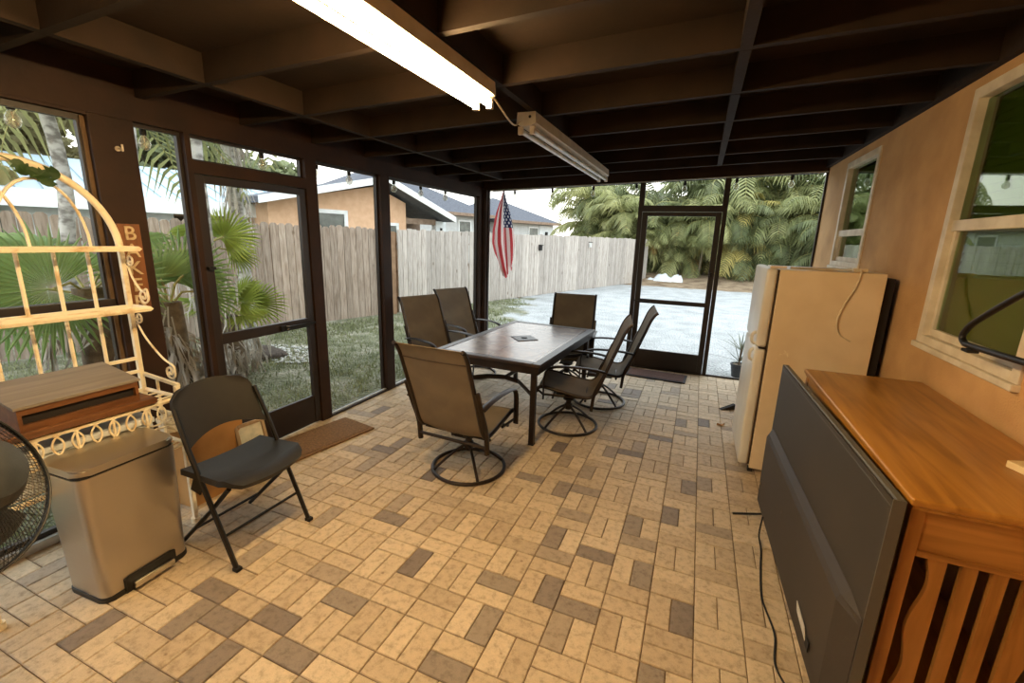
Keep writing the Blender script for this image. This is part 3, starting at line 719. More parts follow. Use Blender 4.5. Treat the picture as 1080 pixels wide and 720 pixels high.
# crumpled leaf by the refrigerator, dark wedge under it
m = MB(); m.grid(lambda u, v: ((u-.5)*.075, (v-.5)*.04*math.sin(PI*min(1,max(0,u*.9+.05)))+.004*math.sin(9*u), .004+.022*abs(u-.5)+.012*math.sin(5*v)), 8, 4, thick=.001)
o = m.build('dry_leaf', mat('dry_leaf_brown', (196,150,96), .7, c2=(150,104,60), scale=40), None, 60, loc=(.20,2.54,.0), rotz=.4); tag(o, 'small dry brown leaf on the pavers beside the refrigerator', 'leaf')
m = MB(); m.hexa([(-.10,-.025,0),(.06,-.025,0),(.06,.025,0),(-.10,.025,0),(-.095,-.02,.006),(.06,-.02,.055),(.06,.02,.055),(-.095,.02,.006)])
o = m.build('door_wedge', m_rubber, None, loc=(.295,3.05,.002), rotz=.55); tag(o, 'black wedge on the floor just beyond the refrigerator', 'doorstop')

# ------------------------------------------------------------------ mats
def doormat(name, loc, rz, w, l, m1, m2, lab, cat='doormat'):
    root = empty(name, loc, rz, lab, cat)
    m = MB(); m.box(-w/2+.03, w/2-.03, -l/2+.03, l/2-.03, .004, .018); m.build('pile', m1, root)
    m = MB()
    for a in ((-w/2,-w/2+.03,-l/2,l/2),(w/2-.03,w/2,-l/2,l/2),(-w/2+.03,w/2-.03,-l/2,-l/2+.03),(-w/2+.03,w/2-.03,l/2-.03,l/2)): m.box(a[0],a[1],a[2],a[3],0,.014,bev=.003)
    m.build('border', m2, root)
m_coir = mat('brown_coir', (142,106,68), .95, c2=(108,80,50), scale=60, bump=.6, bscale=300)
doormat('coir_mat', (-2.92,.68,.003), R_(-10), .40, .78, m_coir, m_coir, 'worn brown coir mat lying before the left screen door')
doormat('brown_mat', (-.52,3.935,.003), R_(-3), .74, .36, mat('dark_red_brown_carpet', (88,58,46), .95, c2=(70,46,38), scale=60, bump=.5, bscale=300), mat('black_rubber_edge', (48,42,40), .8), 'dark red brown mat lying before the far screen door')

# ------------------------------------------------------------------ black folding chair
def folding_chair():
    root = empty('folding_chair', (-2.15,-.405,.001), 0, 'black plastic folding chair beside the steel trash can', 'chair')
    mp = m_blackplastic
    W = .228
    up = lambda z: -.365*z/.86-.0       # the long side tubes lean back
    for s in (-1,1):
        y = s*W
        m = MB(); m.tube([(up(z), y*(1 if z < .62 else 1-(z-.62)*.22), z) for z in (.008,.2,.44,.62,.80)], .0125, n=8, flat=(1,1.35)); m.build('front_leg', m_blackmetal, root, 40)
        m = MB(); m.tube([(-.03,s*(W-.028),.435),(-.20,s*(W-.03),.26),(-.46,s*(W-.03),.012)], .0115, n=8); m.build('rear_leg', m_blackmetal, root, 40)
        m = MB(); m.box(up(0)-.018,up(0)+.018,y-.016,y+.016,0,.02,bev=.004); m.build('foot_cap', m_rubber, root)
        m = MB(); m.prism([(-.30,.375),(-.26,.46),(-.19,.45),(-.23,.36)], s*(W-.012)-.004, s*(W-.012)+.004, plane='xz'); m.build('hinge_plate', m_blackmetal, root)
    m = MB(); m.tube([(up(.17),-W,.17),(up(.17),W,.17)], .008, n=6); m.build('front_stretcher', m_blackmetal, root)
    m = MB(); m.tube([(-.36,-W+.03,.107),(-.36,W-.03,.107)], .008, n=6); m.build('rear_stretcher', m_blackmetal, root)
    # moulded seat: rounded front, slightly dished
    def seat(u, v):
        x = .045-.39*u                    # front to back
        w = (.243-.012*u)*(1 if u > .2 else (.72+.28*math.sin(PI/2*u/.2)))
        yy = (2*v-1)*w
        z = .452+.012*(2*v-1)**2-.012*math.sin(PI*u)*(1-(2*v-1)**2)-.03*max(0,.12-u)/.12*1.0-.012*u
        return (x-.02*(2*v-1)**2*(1-u), yy, z)
    m = MB(); m.grid(seat, 16, 16, thick=.03); m.build('seat', mp, root, 50)
    def back(u, v):
        z = .60+.265*v; t = 2*u-1
        w = .215+.0*v
        if v > .8: w *= math.sqrt(max(.3, 1-((v-.8)/.2)**2*.35))
        arch_lo = .05*(1-t*t) if v < .999 else 0
        zz = z+arch_lo*(1-v)+.028*(1-t*t)*v
        return (up(zz)-.012-.03*(1-t*t)+.0, t*w, zz)
    m = MB(); m.grid(back, 16, 10, thick=.016); m.build('backrest', mp, root, 50)
folding_chair()

# ------------------------------------------------------------------ steel trash can
def trash_can():
    root = empty('trash_can', (-2.62,-.845,0), R_(3), 'rectangular stainless steel pedal trash can in front of the baker rack', 'trash can')
    t = NT('brushed_steel'); p = t.n('ShaderNodeBsdfPrincipled'); t.l(p.outputs[0], t.out.inputs[0])
    p.inputs['Base Color'].default_value = lin((196,188,176)); p.inputs['Metallic'].default_value = 1
    nz = t.n('ShaderNodeTexNoise'); nz.inputs['Scale'].default_value = 6; t.l(coord(t, (1,1,30)), nz.inputs['Vector'])
    mr = t.n('ShaderNodeMapRange'); mr.inputs['To Min'].default_value = .3; mr.inputs['To Max'].default_value = .46; t.l(nz.outputs['Fac'], mr.inputs[0]); t.l(mr.outputs[0], p.inputs['Roughness'])
    steel = t.m
    Wd, Wl = .285, .41
    # body tapers slightly to the base
    def sec(k, z, r=.045): return [(x*k, y*k, z) for x, y in rrect(Wd, Wl, r, 5)]
    m = MB(); rings = [[m.b.verts.new(p) for p in sec(k, z)] for k, z in ((.93,.028),(.96,.3),(1.0,.60),(1.0,.628))]
    n = len(rings[0])
    for A, B in zip(rings, rings[1:]):
        for i in range(n): m._f([A[i],A[(i+1)%n],B[(i+1)%n],B[i]])
    m._f(rings[0][::-1]); m._f(rings[-1]); m.build('body', steel, root, 35)
    m = MB(); m.prism([(x*.95,y*.95) for x, y in rrect(Wd, Wl, .045, 5)], 0, .0275, bev=.004); m.build('base_skirt', m_blackplastic, root, 35)
    m = MB(); m.prism([(x*.98,y*.98) for x, y in rrect(Wd, Wl, .045, 5)], .6285, .639); m.build('lid_gap', m_rubber, root, 35)
    m = MB(); m.prism([(x*1.015,y*1.01) for x, y in rrect(Wd, Wl, .05, 5)], .6395, .672, bev=.008); lid = m.build('lid', steel, root, 35)
    # pedal with its black surround
    m = MB(); m.prism([(-.11,.0),(.12,.0),(.12,.075),(.10,.082),(-.09,.082),(-.11,.075)], Wd/2*.93-.004, Wd/2*.93+.012, plane='yz', bev=.004); s = m.build('pedal_surround', m_blackplastic, root)
    m = MB(); m.box(Wd/2*.93+.0125, Wd/2*.93+.04, -.085, .095, .018, .05, bev=.006); m.build('pedal', m_chrome, s, 40)
trash_can()
LAMP = 90
# ------------------------------------------------------------------ baker rack
def spiral(c, r0, r1, a0, turns, plane='xz', n=26, s=1):
    out = []
    for k in range(n+1):
        t = k/n; a = a0+s*turns*2*PI*t; r = r0+(r1-r0)*t
        out.append((c[0]+r*math.cos(a), c[1], c[2]+r*math.sin(a)))
    return out
def baker_rack():
    xb, xf = -3.045, -2.735; ya, yb = -1.28, -.46; yc = (ya+yb)/2
    root = empty('baker_rack', (0,0,0), 0, 'tall cream wrought iron baker rack with an arched top against the left screen', 'rack')
    def bar(pts, r, name, par=root, n=6, **k):
        m = MB(); m.tube(pts, r, n=n, **k); return m.build(name, m_cream, par, 50)
    for y in (ya, yb): bar([(xb,y,0),(xb,y,1.56)], .016, 'back_post', n=4)
    for y in (ya, yb): bar([(xf,y,0),(xf,y,.84)], .016, 'front_post', n=4)
    for y in (ya, yb):
        m = MB(); m.cyl((xf,y,0),.024,.03,n=12); m.build('foot', m_cream, root)
    R = (yb-ya)/2
    bar([(xb, yc+R*math.cos(PI*k/30), 1.56+.41*math.sin(PI*k/30)) for k in range(31)], .018, 'arch', n=8)
    for sy in (-1,1):
        bar([(xb, yc+sy*(R*.28+.17*math.cos(PI*k/16)), 1.58+.31*math.sin(PI*k/16)) for k in range(0,17)], .007, 'arch_scroll')
    # shelves: a front bar, end bars and a flat slatted tray
    def shelf(z, xfr, name):
        m = MB(); m.tube([(xb,ya-.01,z),(xfr,ya-.01,z),(xfr,yb+.01,z),(xb,yb+.01,z)], .013, n=4)
        m.tube([(xb,ya,z),(xb,yb,z)], .013, n=4)
        k = 0
        for i in range(1,5):
            x = xb+(xfr-xb)*i/5; m.tube([(x,ya,z),(x,yb,z)], .005, n=4)
        m.build(name, m_cream, root, 40)
    shelf(1.572, -2.895, 'shelf'); shelf(1.256, -2.875, 'shelf'); shelf(.772, xf, 'shelf'); shelf(.50, xf, 'shelf')
    for z in (.960, .885): bar([(xb,ya,z),(xb,yb,z)], .012, 'back_rail', n=4)
    for k in range(5):
        y = yc+(k-2)*.132
        bar([(xb,y,1.256),(xb,y,1.572)], .009, 'back_bar'); bar([(xb,y,.96),(xb,y,1.256)], .009, 'back_bar')
    # scroll brackets at both ends
    for y in (ya-.012, yb+.012):
        for zt, zb, xe in ((1.53,1.275,-2.895), (1.215,.865,-2.76)):
            dx = xe-xb
            P = [(xb+.02,y,zt-.05),(xb+.3*dx,y,zt-.05-.25*(zt-zb)),(xb+.72*dx,y,zt-.05-.52*(zt-zb)),(xe+.0,y,zb+.085),(xe+.012,y,zb+.045)]
            P = smooth_path(P,5)
            P += [Vector(q) for q in spiral((xe-.03,y,zb+.045), .042, .008, 0, 1.5, s=-1)][1:]
            bar(P, .0055, 'scroll')
            bar(spiral((xb+.045,y,zt-.02), .032, .008, PI, 1.4, s=1), .005, 'scroll')
        # end ladder under the base shelf
        bar([(xb,y,.865),(xf,y,.842)], .012, 'end_bar', n=4); bar([(xb,y,.66),(xf,y,.66)], .009, 'end_bar', n=4); bar([(xb+.12,y,.855),(xb+.12,y,.50)], .008, 'end_bar', n=4)
        bar(spiral((xb+.2,y,.61), .04, .008, PI/2, 1.4), .005, 'scroll')
        bar([(xb+.1,y,.65),(xf-.02,y,.53)], .006, 'scroll')
    # row of overlapping wrought rings under the base shelf
    for k in range(11):
        y = ya+.055+k*.071
        m = MB(); m.tube([(xf,y+.056*math.cos(2*PI*i/24),.712+.056*math.sin(2*PI*i/24)) for i in range(24)], .0045, n=6, closed=True); m.build('ring', m_cream, root, 50)
    bar([(xf,ya,.635),(xf,yb,.635)], .006, 'ring_bar')
    for k in range(6): bar([(xf+.001,ya+.09+k*.142,.638),(xf+.001,ya+.09+k*.142,.76)], .006, 'ring_bar')
    # wicker-like edging on the low shelf end
    return root
baker_rack()
m_walnut = wood('brown_walnut', (118,76,42), (82,50,28), axis=1, ring=9, rough=.45)
m_greylid = wood('greyed_lid', (132,122,110), (106,96,86), axis=1, ring=8, rough=.6)
m = MB(); m.box(-.15,.175,-.345,.35,0,.03,bev=.004); o = m.build('shelf_board', m_walnut, None, loc=(-2.89,-.92,.7865)); tag(o, 'brown wooden board laid on the base shelf of the baker rack', 'board')
def bread_box():
    root = empty('bread_box', (-2.885,-.86,.8175), R_(1), 'brown wooden bread box with a greyed sloping lid on the baker rack', 'bread box')
    D = .145; L = .225; f, r = .10, .15
    m = MB()
    m.box(-D, D, -L, L, 0, .01)
    for s in (-1,1):
        a, b = (L-.014, L) if s > 0 else (-L, -L+.014)
        m.prism([(-D,.0101),(D,.0101),(D,f),(-D,r)], a, b, plane='xz')
    m.box(-D, -D+.012, -L+.0141, L-.0141, .0101, r-.004)
    m.box(D-.014, D, -L+.0141, L-.0141, .0101, .028); m.box(D-.014, D, -L+.0141, L-.0141, .072, f)
    m.build('case', m_walnut, root)
    m = MB(); m.box(D-.03, D-.016, -L+.016, L-.016, .0285, .0715); m.build('slot_back', mat('black_slot', (22,14,9), .8), root)
    m = MB(); m.hexa([(-D-.006,-L-.01,r+.0005),(D+.008,-L-.01,f+.0005),(D+.008,L+.01,f+.0005),(-D-.006,L+.01,r+.0005),(-D-.006,-L-.01,r+.0125),(D+.008,-L-.01,f+.0125),(D+.008,L+.01,f+.0125),(-D-.006,L+.01,r+.0125)]); m.build('lid', m_greylid, root)
bread_box()
# ivy sprig on the arch
def ivy():
    root = empty('ivy_sprig', (-3.045,-.80,1.945), 0, 'dark green artificial ivy sprig hanging on the arch of the baker rack', 'ivy')
    mg = leafmat('ivy_green', (52,78,38), (34,52,26), trans=.1); md = leafmat('ivy_dark', (24,30,16), (18,22,12), trans=.05)
    shape = [(0,-.5),(.25,-.42),(.5,-.1),(.3,.0),(.42,.3),(.15,.22),(0,.55),(-.15,.22),(-.42,.3),(-.3,0),(-.5,-.1),(-.25,-.42)]
    rn = random.Random(3)
    for k in range(9):
        y = -.155+.02*k if k < 3 else -.01+.022*(k-3); s = .055+.02*rn.random()
        M = Matrix.Translation((.012+rn.uniform(0,.03), y, rn.uniform(-.045,.02)-(.0 if k < 3 else .02))) @ Matrix.Rotation(PI/2+rn.uniform(-.6,.6),4,'Y') @ Matrix.Rotation(rn.uniform(0,6),4,'Z') @ Matrix.Scale(s,4)
        m = MB(); c = m.b.verts.new(M @ Vector((0,0,.08))); vs = [m.b.verts.new(M @ Vector((a,b,-.05*(abs(a))))) for a, b in shape]
        for i in range(len(vs)): m._f([c, vs[i], vs[(i+1)%len(vs)]])
        m.build('leaf', md if k < 3 else mg, root)
    m = MB(); m.tube(smooth_path([(.01,-.17,.0),(.02,-.08,.03),(.02,.0,-.0),(.012,.12,-.03)],5), .0025, n=5); m.build('stem', mg, root)
ivy()
# things under and beside the rack
m = MB(); m.box(-.13,.13,-.28,.28,0,.17,bev=.012); o = m.build('foam_box', mat('white_foam', (214,222,228), .7, c2=(200,206,212), scale=30)); o.location = (-2.895,-.86,.5065); o.rotation_euler.z = R_(-4); c = tag(o, 'white foam box on the low shelf of the baker rack behind the rings', 'box')
m = MB(); m.box(-.137,.137,-.287,.287,.171,.2,bev=.008); m.build('lid', mat('white_foam_lid', (206,214,220), .7, c2=(196,202,208), scale=30), c)
def carton():
    root = empty('cardboard_box', (-2.99,-.20,.002), R_(2), 'tall brown cardboard box standing behind the black folding chair', 'box')
    mc = mat('brown_cardboard', (188,142,84), .8, c2=(168,122,68), scale=4); mt = mat('packing_tape', (206,170,112), .35)
    m = MB(); m.box(-.11,.11,-.19,.19,0,.50,bev=.003); m.build('carton', mc, root)
    m = MB(); m.box(-.025,.025,-.1905,.1905,.5005,.5012); m.box(-.025,.025,.1903,.1911,.38,.50); m.build('tape', mt, root)
    for s in (-1,1):
        m = MB(); m.hexa([(s*.002 if s > 0 else -.11,-.188,.5014),(.11 if s > 0 else -.002,-.188,.5014),(.11 if s > 0 else -.002,.188,.5014),(s*.002 if s > 0 else -.11,.188,.5014),(s*.002 if s > 0 else -.11,-.188,.504),(.11 if s > 0 else -.002,-.188,.504),(.11 if s > 0 else -.002,.188,.504),(s*.002 if s > 0 else -.11,.188,.504)]); m.build('flap', mc, root)
carton()
def basket():
    root = empty('wicker_basket', (-2.97,-.36,.507), 0, 'small white wicker basket on the cardboard box beside the rack', 'basket')
    mw = mat('white_wicker', (222,208,180), .7, c2=(190,172,140), scale=30)
    for k in range(7):
        z = .006+k*.012; r = 1+.03*k
        m = MB(); m.tube([((.06+.003*(i%2))*r*math.cos(2*PI*i/32), (.075+.003*((i+k)%2))*r*math.sin(2*PI*i/32), z) for i in range(32)], .0065, n=5, closed=True); m.build('weave', mw, root, 60)
    m = MB(); m.prism([(.055*math.cos(2*PI*i/20), .07*math.sin(2*PI*i/20)) for i in range(20)], 0, .005); m.build('base', mw, root)
basket()
def picture():
    root = empty('picture_frame', (-2.785,.02,.003), R_(-8), 'small framed print leaning behind the black folding chair', 'picture')
    Mx = Matrix.Rotation(R_(-14),4,'Y')
    mf = wood('pale_picture_frame', (172,150,120), (140,116,88), axis=2)
    m = MB()
    for a in ((-.1,-.078,0,.42),(.078,.1,0,.42),(-.078,.078,0,.022),(-.078,.078,.398,.42)): m.box(-.012,.012,a[0],a[1],a[2],a[3],Mx,bev=.003)
    m.build('frame', mf, root)
    m = MB(); m.box(-.006,.002,-.077,.077,.023,.397,Mx); m.build('print', mat('pale_print', (216,214,196), .6, c2=(186,190,176), scale=18), root)
picture()
m = MB(); m.box(-.014,.014,-.15,.15,0,.46,Matrix.Rotation(R_(-9),4,'Y'),bev=.004); o = m.build('dark_panel', m_blackplastic, None, loc=(-3.09,.14,.002), rotz=0)
tag(o, 'black flat panel leaning on the screen behind the small framed print', 'panel')

# ------------------------------------------------------------------ letter sign and hook
def letters():
    root = empty('letter_sign', (XL+.0005,-.338,1.20), 0, 'narrow brown wooden sign with pale letters on the dark post', 'sign')
    m = MB(); m.box(0,.012,-.055,.055,0,.50,bev=.002); m.build('board', wood('sign_board', (128,78,38), (92,54,26), axis=2, ring=9), root)
    ml = mat('pale_letters', (206,184,148), .6, c2=(176,152,116), scale=40)
    for k, c in enumerate('BAKER'):
        cu = bpy.data.curves.new('letter', 'FONT'); cu.body = c; cu.size = .108; cu.extrude = .002; cu.align_x = 'CENTER'; cu.align_y = 'CENTER'; cu.bevel_depth = .0012; cu.bevel_resolution = 0
        tmp = bpy.data.objects.new('letter', cu); COL.objects.link(tmp); bpy.context.view_layer.update()
        me = bpy.data.meshes.new_from_object(tmp.evaluated_get(bpy.context.evaluated_depsgraph_get())); bpy.data.objects.remove(tmp); me.materials.clear(); me.materials.append(ml)
        o = bpy.data.objects.new('letter', me); COL.objects.link(o); o.parent = root
        o.location = (.0145, 0, .445-k*.0975); o.rotation_euler = (PI/2, 0, PI/2)
letters()
def hook():
    root = empty('wall_hook', (XL+.0005,-.325,2.10), 0, 'small pale hook screwed to the dark post above the letter sign', 'hook')
    m = MB(); m.cyl((0,0,0),.014,.006,n=14,axis=0); m.build('rose', m_white, root)
    m = MB(); m.tube(smooth_path([(.006,0,0),(.03,0,0),(.045,0,-.012),(.045,0,.02)],5), .005, n=6); m.build('prong', m_white, root)
hook()

# ------------------------------------------------------------------ pedestal fan, seen from behind
def fan():
    C0 = Vector((-2.14,-1.47,.905)); R = .285
    root = empty('pedestal_fan', (C0.x-.14,C0.y-.08,0), 0, 'black pedestal fan at the left edge with its motor towards the viewer', 'fan')
    base = Vector((C0.x-.14,C0.y-.08,0))
    nrm = (Vector((-.1617,-1.9033,1.6818))-C0).normalized()
    nrm = (Matrix.Rotation(R_(38),3,'Z') @ nrm); nrm = (nrm+Vector((0,0,.10))).normalized()
    z = nrm; x = Vector((0,0,1)).cross(z).normalized(); y = z.cross(x)
    M = Matrix.Translation(C0-base) @ Matrix((x,y,z)).transposed().to_4x4()
    mk = m_blackmetal; wire = mat('dark_wire', (44,40,36), .45, metal=.3)
    def ringp(r, h, n=48): return [M @ Vector((r*math.cos(2*PI*k/n), r*math.sin(2*PI*k/n), h)) for k in range(n)]
    dome = lambda t: (R*t, .075*(1-t**2.4))           # rear guard
    m = MB()
    for t in (.40,.47,.54,.61,.68,.75,.82,.88,.94): m.tube(ringp(*dome(t)), .0013, n=4, closed=True)
    for k in range(130):
        a = 2*PI*k/130
        P = []
        for i in range(7):
            t = .36+.64*i/6; r, h = dome(t); b = a+.25*(1-t); P.append(M @ Vector((r*math.cos(b), r*math.sin(b), h)))
        m.tube(P, .0012, n=3)
    m.build('rear_guard', wire, root)
    m = MB()
    for t in (.3,.4,.5,.6,.7,.8,.9): m.tube(ringp(R*t, -.075*(1-t**2.4)), .0013, n=4, closed=True)
    for k in range(72):
        a = 2*PI*k/72
        m.tube([M @ Vector((R*t*math.cos(a+.3*(1-t)), R*t*math.sin(a+.3*(1-t)), -.075*(1-t**2.4))) for t in (.2,.4,.6,.8,1)], .0012, n=3)
    m.lathe([(.06,-.076),(.055,-.082)], n=20, M=M) if False else None
    m.build('front_guard', wire, root)
    m = MB(); m.tube(ringp(R,0.005), .005, n=6, closed=True); m.tube(ringp(R,-.006), .0045, n=6, closed=True); m.build('rim', mk, root, 60)
    Mp = M.to_3x3().to_4x4(); off = C0-base
    m = MB(); prof = [(.055,.03),(.125,.05),(.13,.09)]
    for i in range(5): prof += [(.128-.002*i,.098+.012*i),(.121-.002*i,.101+.012*i),(.121-.002*i,.106+.012*i)]
    prof += [(.112,.16),(.09,.195),(.04,.21)]
    m.lathe(prof, c=off, n=30, M=Mp); m.build('motor_housing', mat('dark_grey_motor', (52,54,52), .5, c2=(44,46,45), scale=20, bump=.1, bscale=150), root, 30)
    for k in range(5):
        a = 2*PI*k/5
        def bl(u, v, a=a):
            r = .045+.19*u; w = .5*(1-.25*u); b = a+(v-.5)*w*2
            return M @ Vector((r*math.cos(b), r*math.sin(b), -.03+.05*(v-.5)))
        m = MB(); m.grid(bl, 6, 5, thick=.002); m.build('blade', mat('grey_blade', (70,72,72), .5), root, 60)
    m = MB(); m.tube([M @ Vector((0,-.02,.09)), M @ Vector((-.01,-.12,.07))-Vector((0.02,0,.02)), Vector((0,0,.52)), Vector((0,0,.03))], .017, n=10); m.build('pole', mk, root, 40)
    m = MB(); m.lathe([(.17,0),(.17,.012),(.14,.022),(.04,.034),(.03,.06)], n=36); m.build('base', mk, root, 30)
fan()

# ------------------------------------------------------------------ strip lights
def strip_light(name, x, y0, y1, lit, lab):
    zt = zroof(x)-.004
    root = empty(name, (x, (y0+y1)/2, zt), 0, lab, 'light')
    L = (y1-y0)/2; mb = mat('fixture_enamel', (212,204,186), .45, c2=(196,186,166), scale=10)
    m = MB(); m.prism([(-.06,-.001),(.06,-.001),(.066,-.066),(.034,-.082),(-.034,-.082),(-.066,-.066)], -L, L, plane='xz'); m.build('housing', mb, root)
    tube = emis('warm_fluorescent_tube', (255,216,155), LAMP) if lit else mat('unlit_tube', (226,222,210), .25)
    for s in (-1,1):
        m = MB(); m.tube([(s*.040,-L+.03,-.106),(s*.040,L-.03,-.106)], .017, n=12); m.build('tube', tube, root, 50)
        for e in (-1,1):
            m = MB(); m.box(s*.040-.016,s*.040+.016,e*(L-.016)-.013,e*(L-.016)+.013,-.13,-.0825,bev=.003); m.build('lamp_holder', m_white, root)
    return root

l1 = strip_light('strip_light', -1.29, -2.05, .375, True, 'lit warm fluorescent strip light on the ceiling above the pavers')
l2 = strip_light('strip_light', -1.27, .93, 3.35, False, 'unlit white fluorescent strip light on the ceiling above the patio table')
m = MB(); L = (3.35-.93)/2; m.cyl((.025,-L-.002,-.03),.009,.004,n=12,axis=1); m.build('knockout', m_rubber, l2)
m = MB(); yb = (-2.05+.375)/2
m.tube(smooth_path([(.035,.375-yb+.0,-.06),(.04,.42-yb,-.068),(.035,.62-yb,-.12),(.0,.80-yb,-.105),(-.02,.93-yb,-.055)],6), .005, n=6); m.build('feed_cord', m_white, l1, 50)

# ------------------------------------------------------------------ string lights
m_bulb = glassy('clear_bulb', (248,248,244), refl=.12, opacity=.2, body=(240,238,228))
def bulb(root, p):
    sk = MB(); sk.lathe([(.011,.0),(.017,-.004),(.017,-.045),(.014,-.05)], c=p, n=12); s = sk.build('socket', m_rubber, root, 40)
    b = MB(); b.lathe([(.012,-.0505),(.016,-.06),(.029,-.082),(.032,-.10),(.026,-.12),(.012,-.131),(.003,-.134)], c=p, n=14); g = b.build('bulb', m_bulb, s, 60)
    f = MB(); f.tube([(p[0],p[1],p[2]-.055),(p[0]+.006,p[1],p[2]-.09),(p[0]-.006,p[1],p[2]-.108)], .0025, n=5); f.build('filament', m_white, s)
def string_lights(name, pts, bulbs, lab):
    root = empty(name, pts[0], 0, lab, 'string lights'); o = Vector(pts[0])
    m = MB(); m.tube([Vector(p)-o for p in smooth_path(pts,6)], .0045, n=5); m.build('cord', m_rubber, root)
    for p in bulbs: bulb(root, Vector(p)-o)
ys = [-1.2,-.68,-.115,.105,.675,1.205,1.60,2.28,2.79,3.35]
bx = XL-.125
string_lights('string_lights', [(bx,-2.2,2.27),(bx,-.3,2.275),(bx,1.0,2.27),(bx,2.5,2.275),(bx,4.0,2.28)], [(bx,y,2.268) for y in ys], 'string of clear bulbs along the header of the long screened side')
xs = [-2.75,-2.18,-1.6,-1.03,-.44,.145,.72]
string_lights('string_lights', [(-3.1,YF+.12,zroof(-3.1)-.045),(-1.,YF+.12,zroof(-1)-.045),(1.0,YF+.12,zroof(1)-.045)], [(x,YF+.12,zroof(x)-.05) for x in xs], 'string of clear bulbs along the header of the far screened end')

# ------------------------------------------------------------------ flag
def flag():
    root = empty('flag', (-2.955,4.42,2.36), 0, 'american flag hanging folded from a short pole outside the far corner', 'flag')
    t = NT('stars_and_stripes'); p = t.n('ShaderNodeBsdfPrincipled'); p.inputs['Roughness'].default_value = .8
    uv = t.n('ShaderNodeUVMap'); sp = t.n('ShaderNodeSeparateXYZ'); t.l(uv.outputs[0], sp.inputs[0])
    def M(op, a, b=None):
        x = t.n('ShaderNodeMath', operation=op)
        for i, q in enumerate((a, b)):
            if q is None: continue
            if isinstance(q, (int, float)): x.inputs[i].default_value = q
            else: t.l(q, x.inputs[i])
        return x.outputs[0]
    u, v = sp.outputs[0], sp.outputs[1]
    st = M('LESS_THAN', M('FRACT', M('MULTIPLY', u, 6.5)), .5)
    mx = t.n('ShaderNodeMixRGB'); t.l(st, mx.inputs[0]); mx.inputs[1].default_value = lin((240,234,232)); mx.inputs[2].default_value = lin((192,72,78))
    canton = M('MULTIPLY', M('LESS_THAN', v, .42), M('GREATER_THAN', u, .4615))
    # star dots on a staggered grid
    gu = M('MULTIPLY', M('SUBTRACT', u, .4615), 9/.5385); gv = M('MULTIPLY', v, 11/.4)
    par = M('MODULO', M('FLOOR', gu), 2.0)
    fu = M('SUBTRACT', M('FRACT', gu), .5); fv = M('SUBTRACT', M('FRACT', M('MULTIPLY', M('ADD', gv, par), .5)), .5)
    d = M('ADD', M('MULTIPLY', fu, fu), M('MULTIPLY', M('MULTIPLY', fv, fv), 4.0))
    star = M('LESS_THAN', d, .16)
    cm = t.n('ShaderNodeMixRGB'); t.l(star, cm.inputs[0]); cm.inputs[1].default_value = lin((44,52,92)); cm.inputs[2].default_value = lin((232,232,232))
    fm = t.n('ShaderNodeMixRGB'); t.l(canton, fm.inputs[0]); t.l(mx.outputs[0], fm.inputs[1]); t.l(cm.outputs[0], fm.inputs[2])
    t.l(fm.outputs[0], p.inputs['Base Color'])
    tl = t.n('ShaderNodeBsdfTranslucent'); t.l(fm.outputs[0], tl.inputs[0]); ms = t.n('ShaderNodeMixShader'); ms.inputs[0].default_value = .35
    t.l(p.outputs[0], ms.inputs[1]); t.l(tl.outputs[0], ms.inputs[2]); t.l(ms.outputs[0], t.out.inputs[0])
    # outline: left and right edges against the drop
    Ls = [(0,-.01),(.1,-.05),(.25,-.12),(.45,-.18),(.6,-.19),(.75,-.14),(.9,-.06),(1,.02)]
    Rs = [(0,.014),(.1,.05),(.25,.12),(.45,.19),(.6,.215),(.75,.21),(.9,.19),(1,.17)]
    def ip(T, v):
        for (a, b), (c, d_) in zip(T, T[1:]):
            if v <= c: return b+(d_-b)*(v-a)/(c-a)
        return T[-1][1]
    def S(u, v):
        a, b = ip(Ls, v), ip(Rs, v)
        drop = 1.24*v-.9*max(0,v-.7)*abs(u-.35)+.25*max(0,v-.8)*abs(math.sin(u*7))
        return (a+(b-a)*u, .055*math.sin(u*PI*5+1.2*v)*min(1,.25+v*1.6), -drop)
    m = MB(); m.grid(S, 40, 36); o = m.build('cloth', t.m, root, 80)
    m = MB(); m.tube([(0,-.05,.06),(0,.0,.01),(0,.02,-.01)], .008, n=8); m.build('pole', m_blackmetal, root, 40)
    m = MB(); m.box(-.02,.02,-.0884,-.04,.035,.075,bev=.003); m.build('bracket', m_blackmetal, root)
flag()
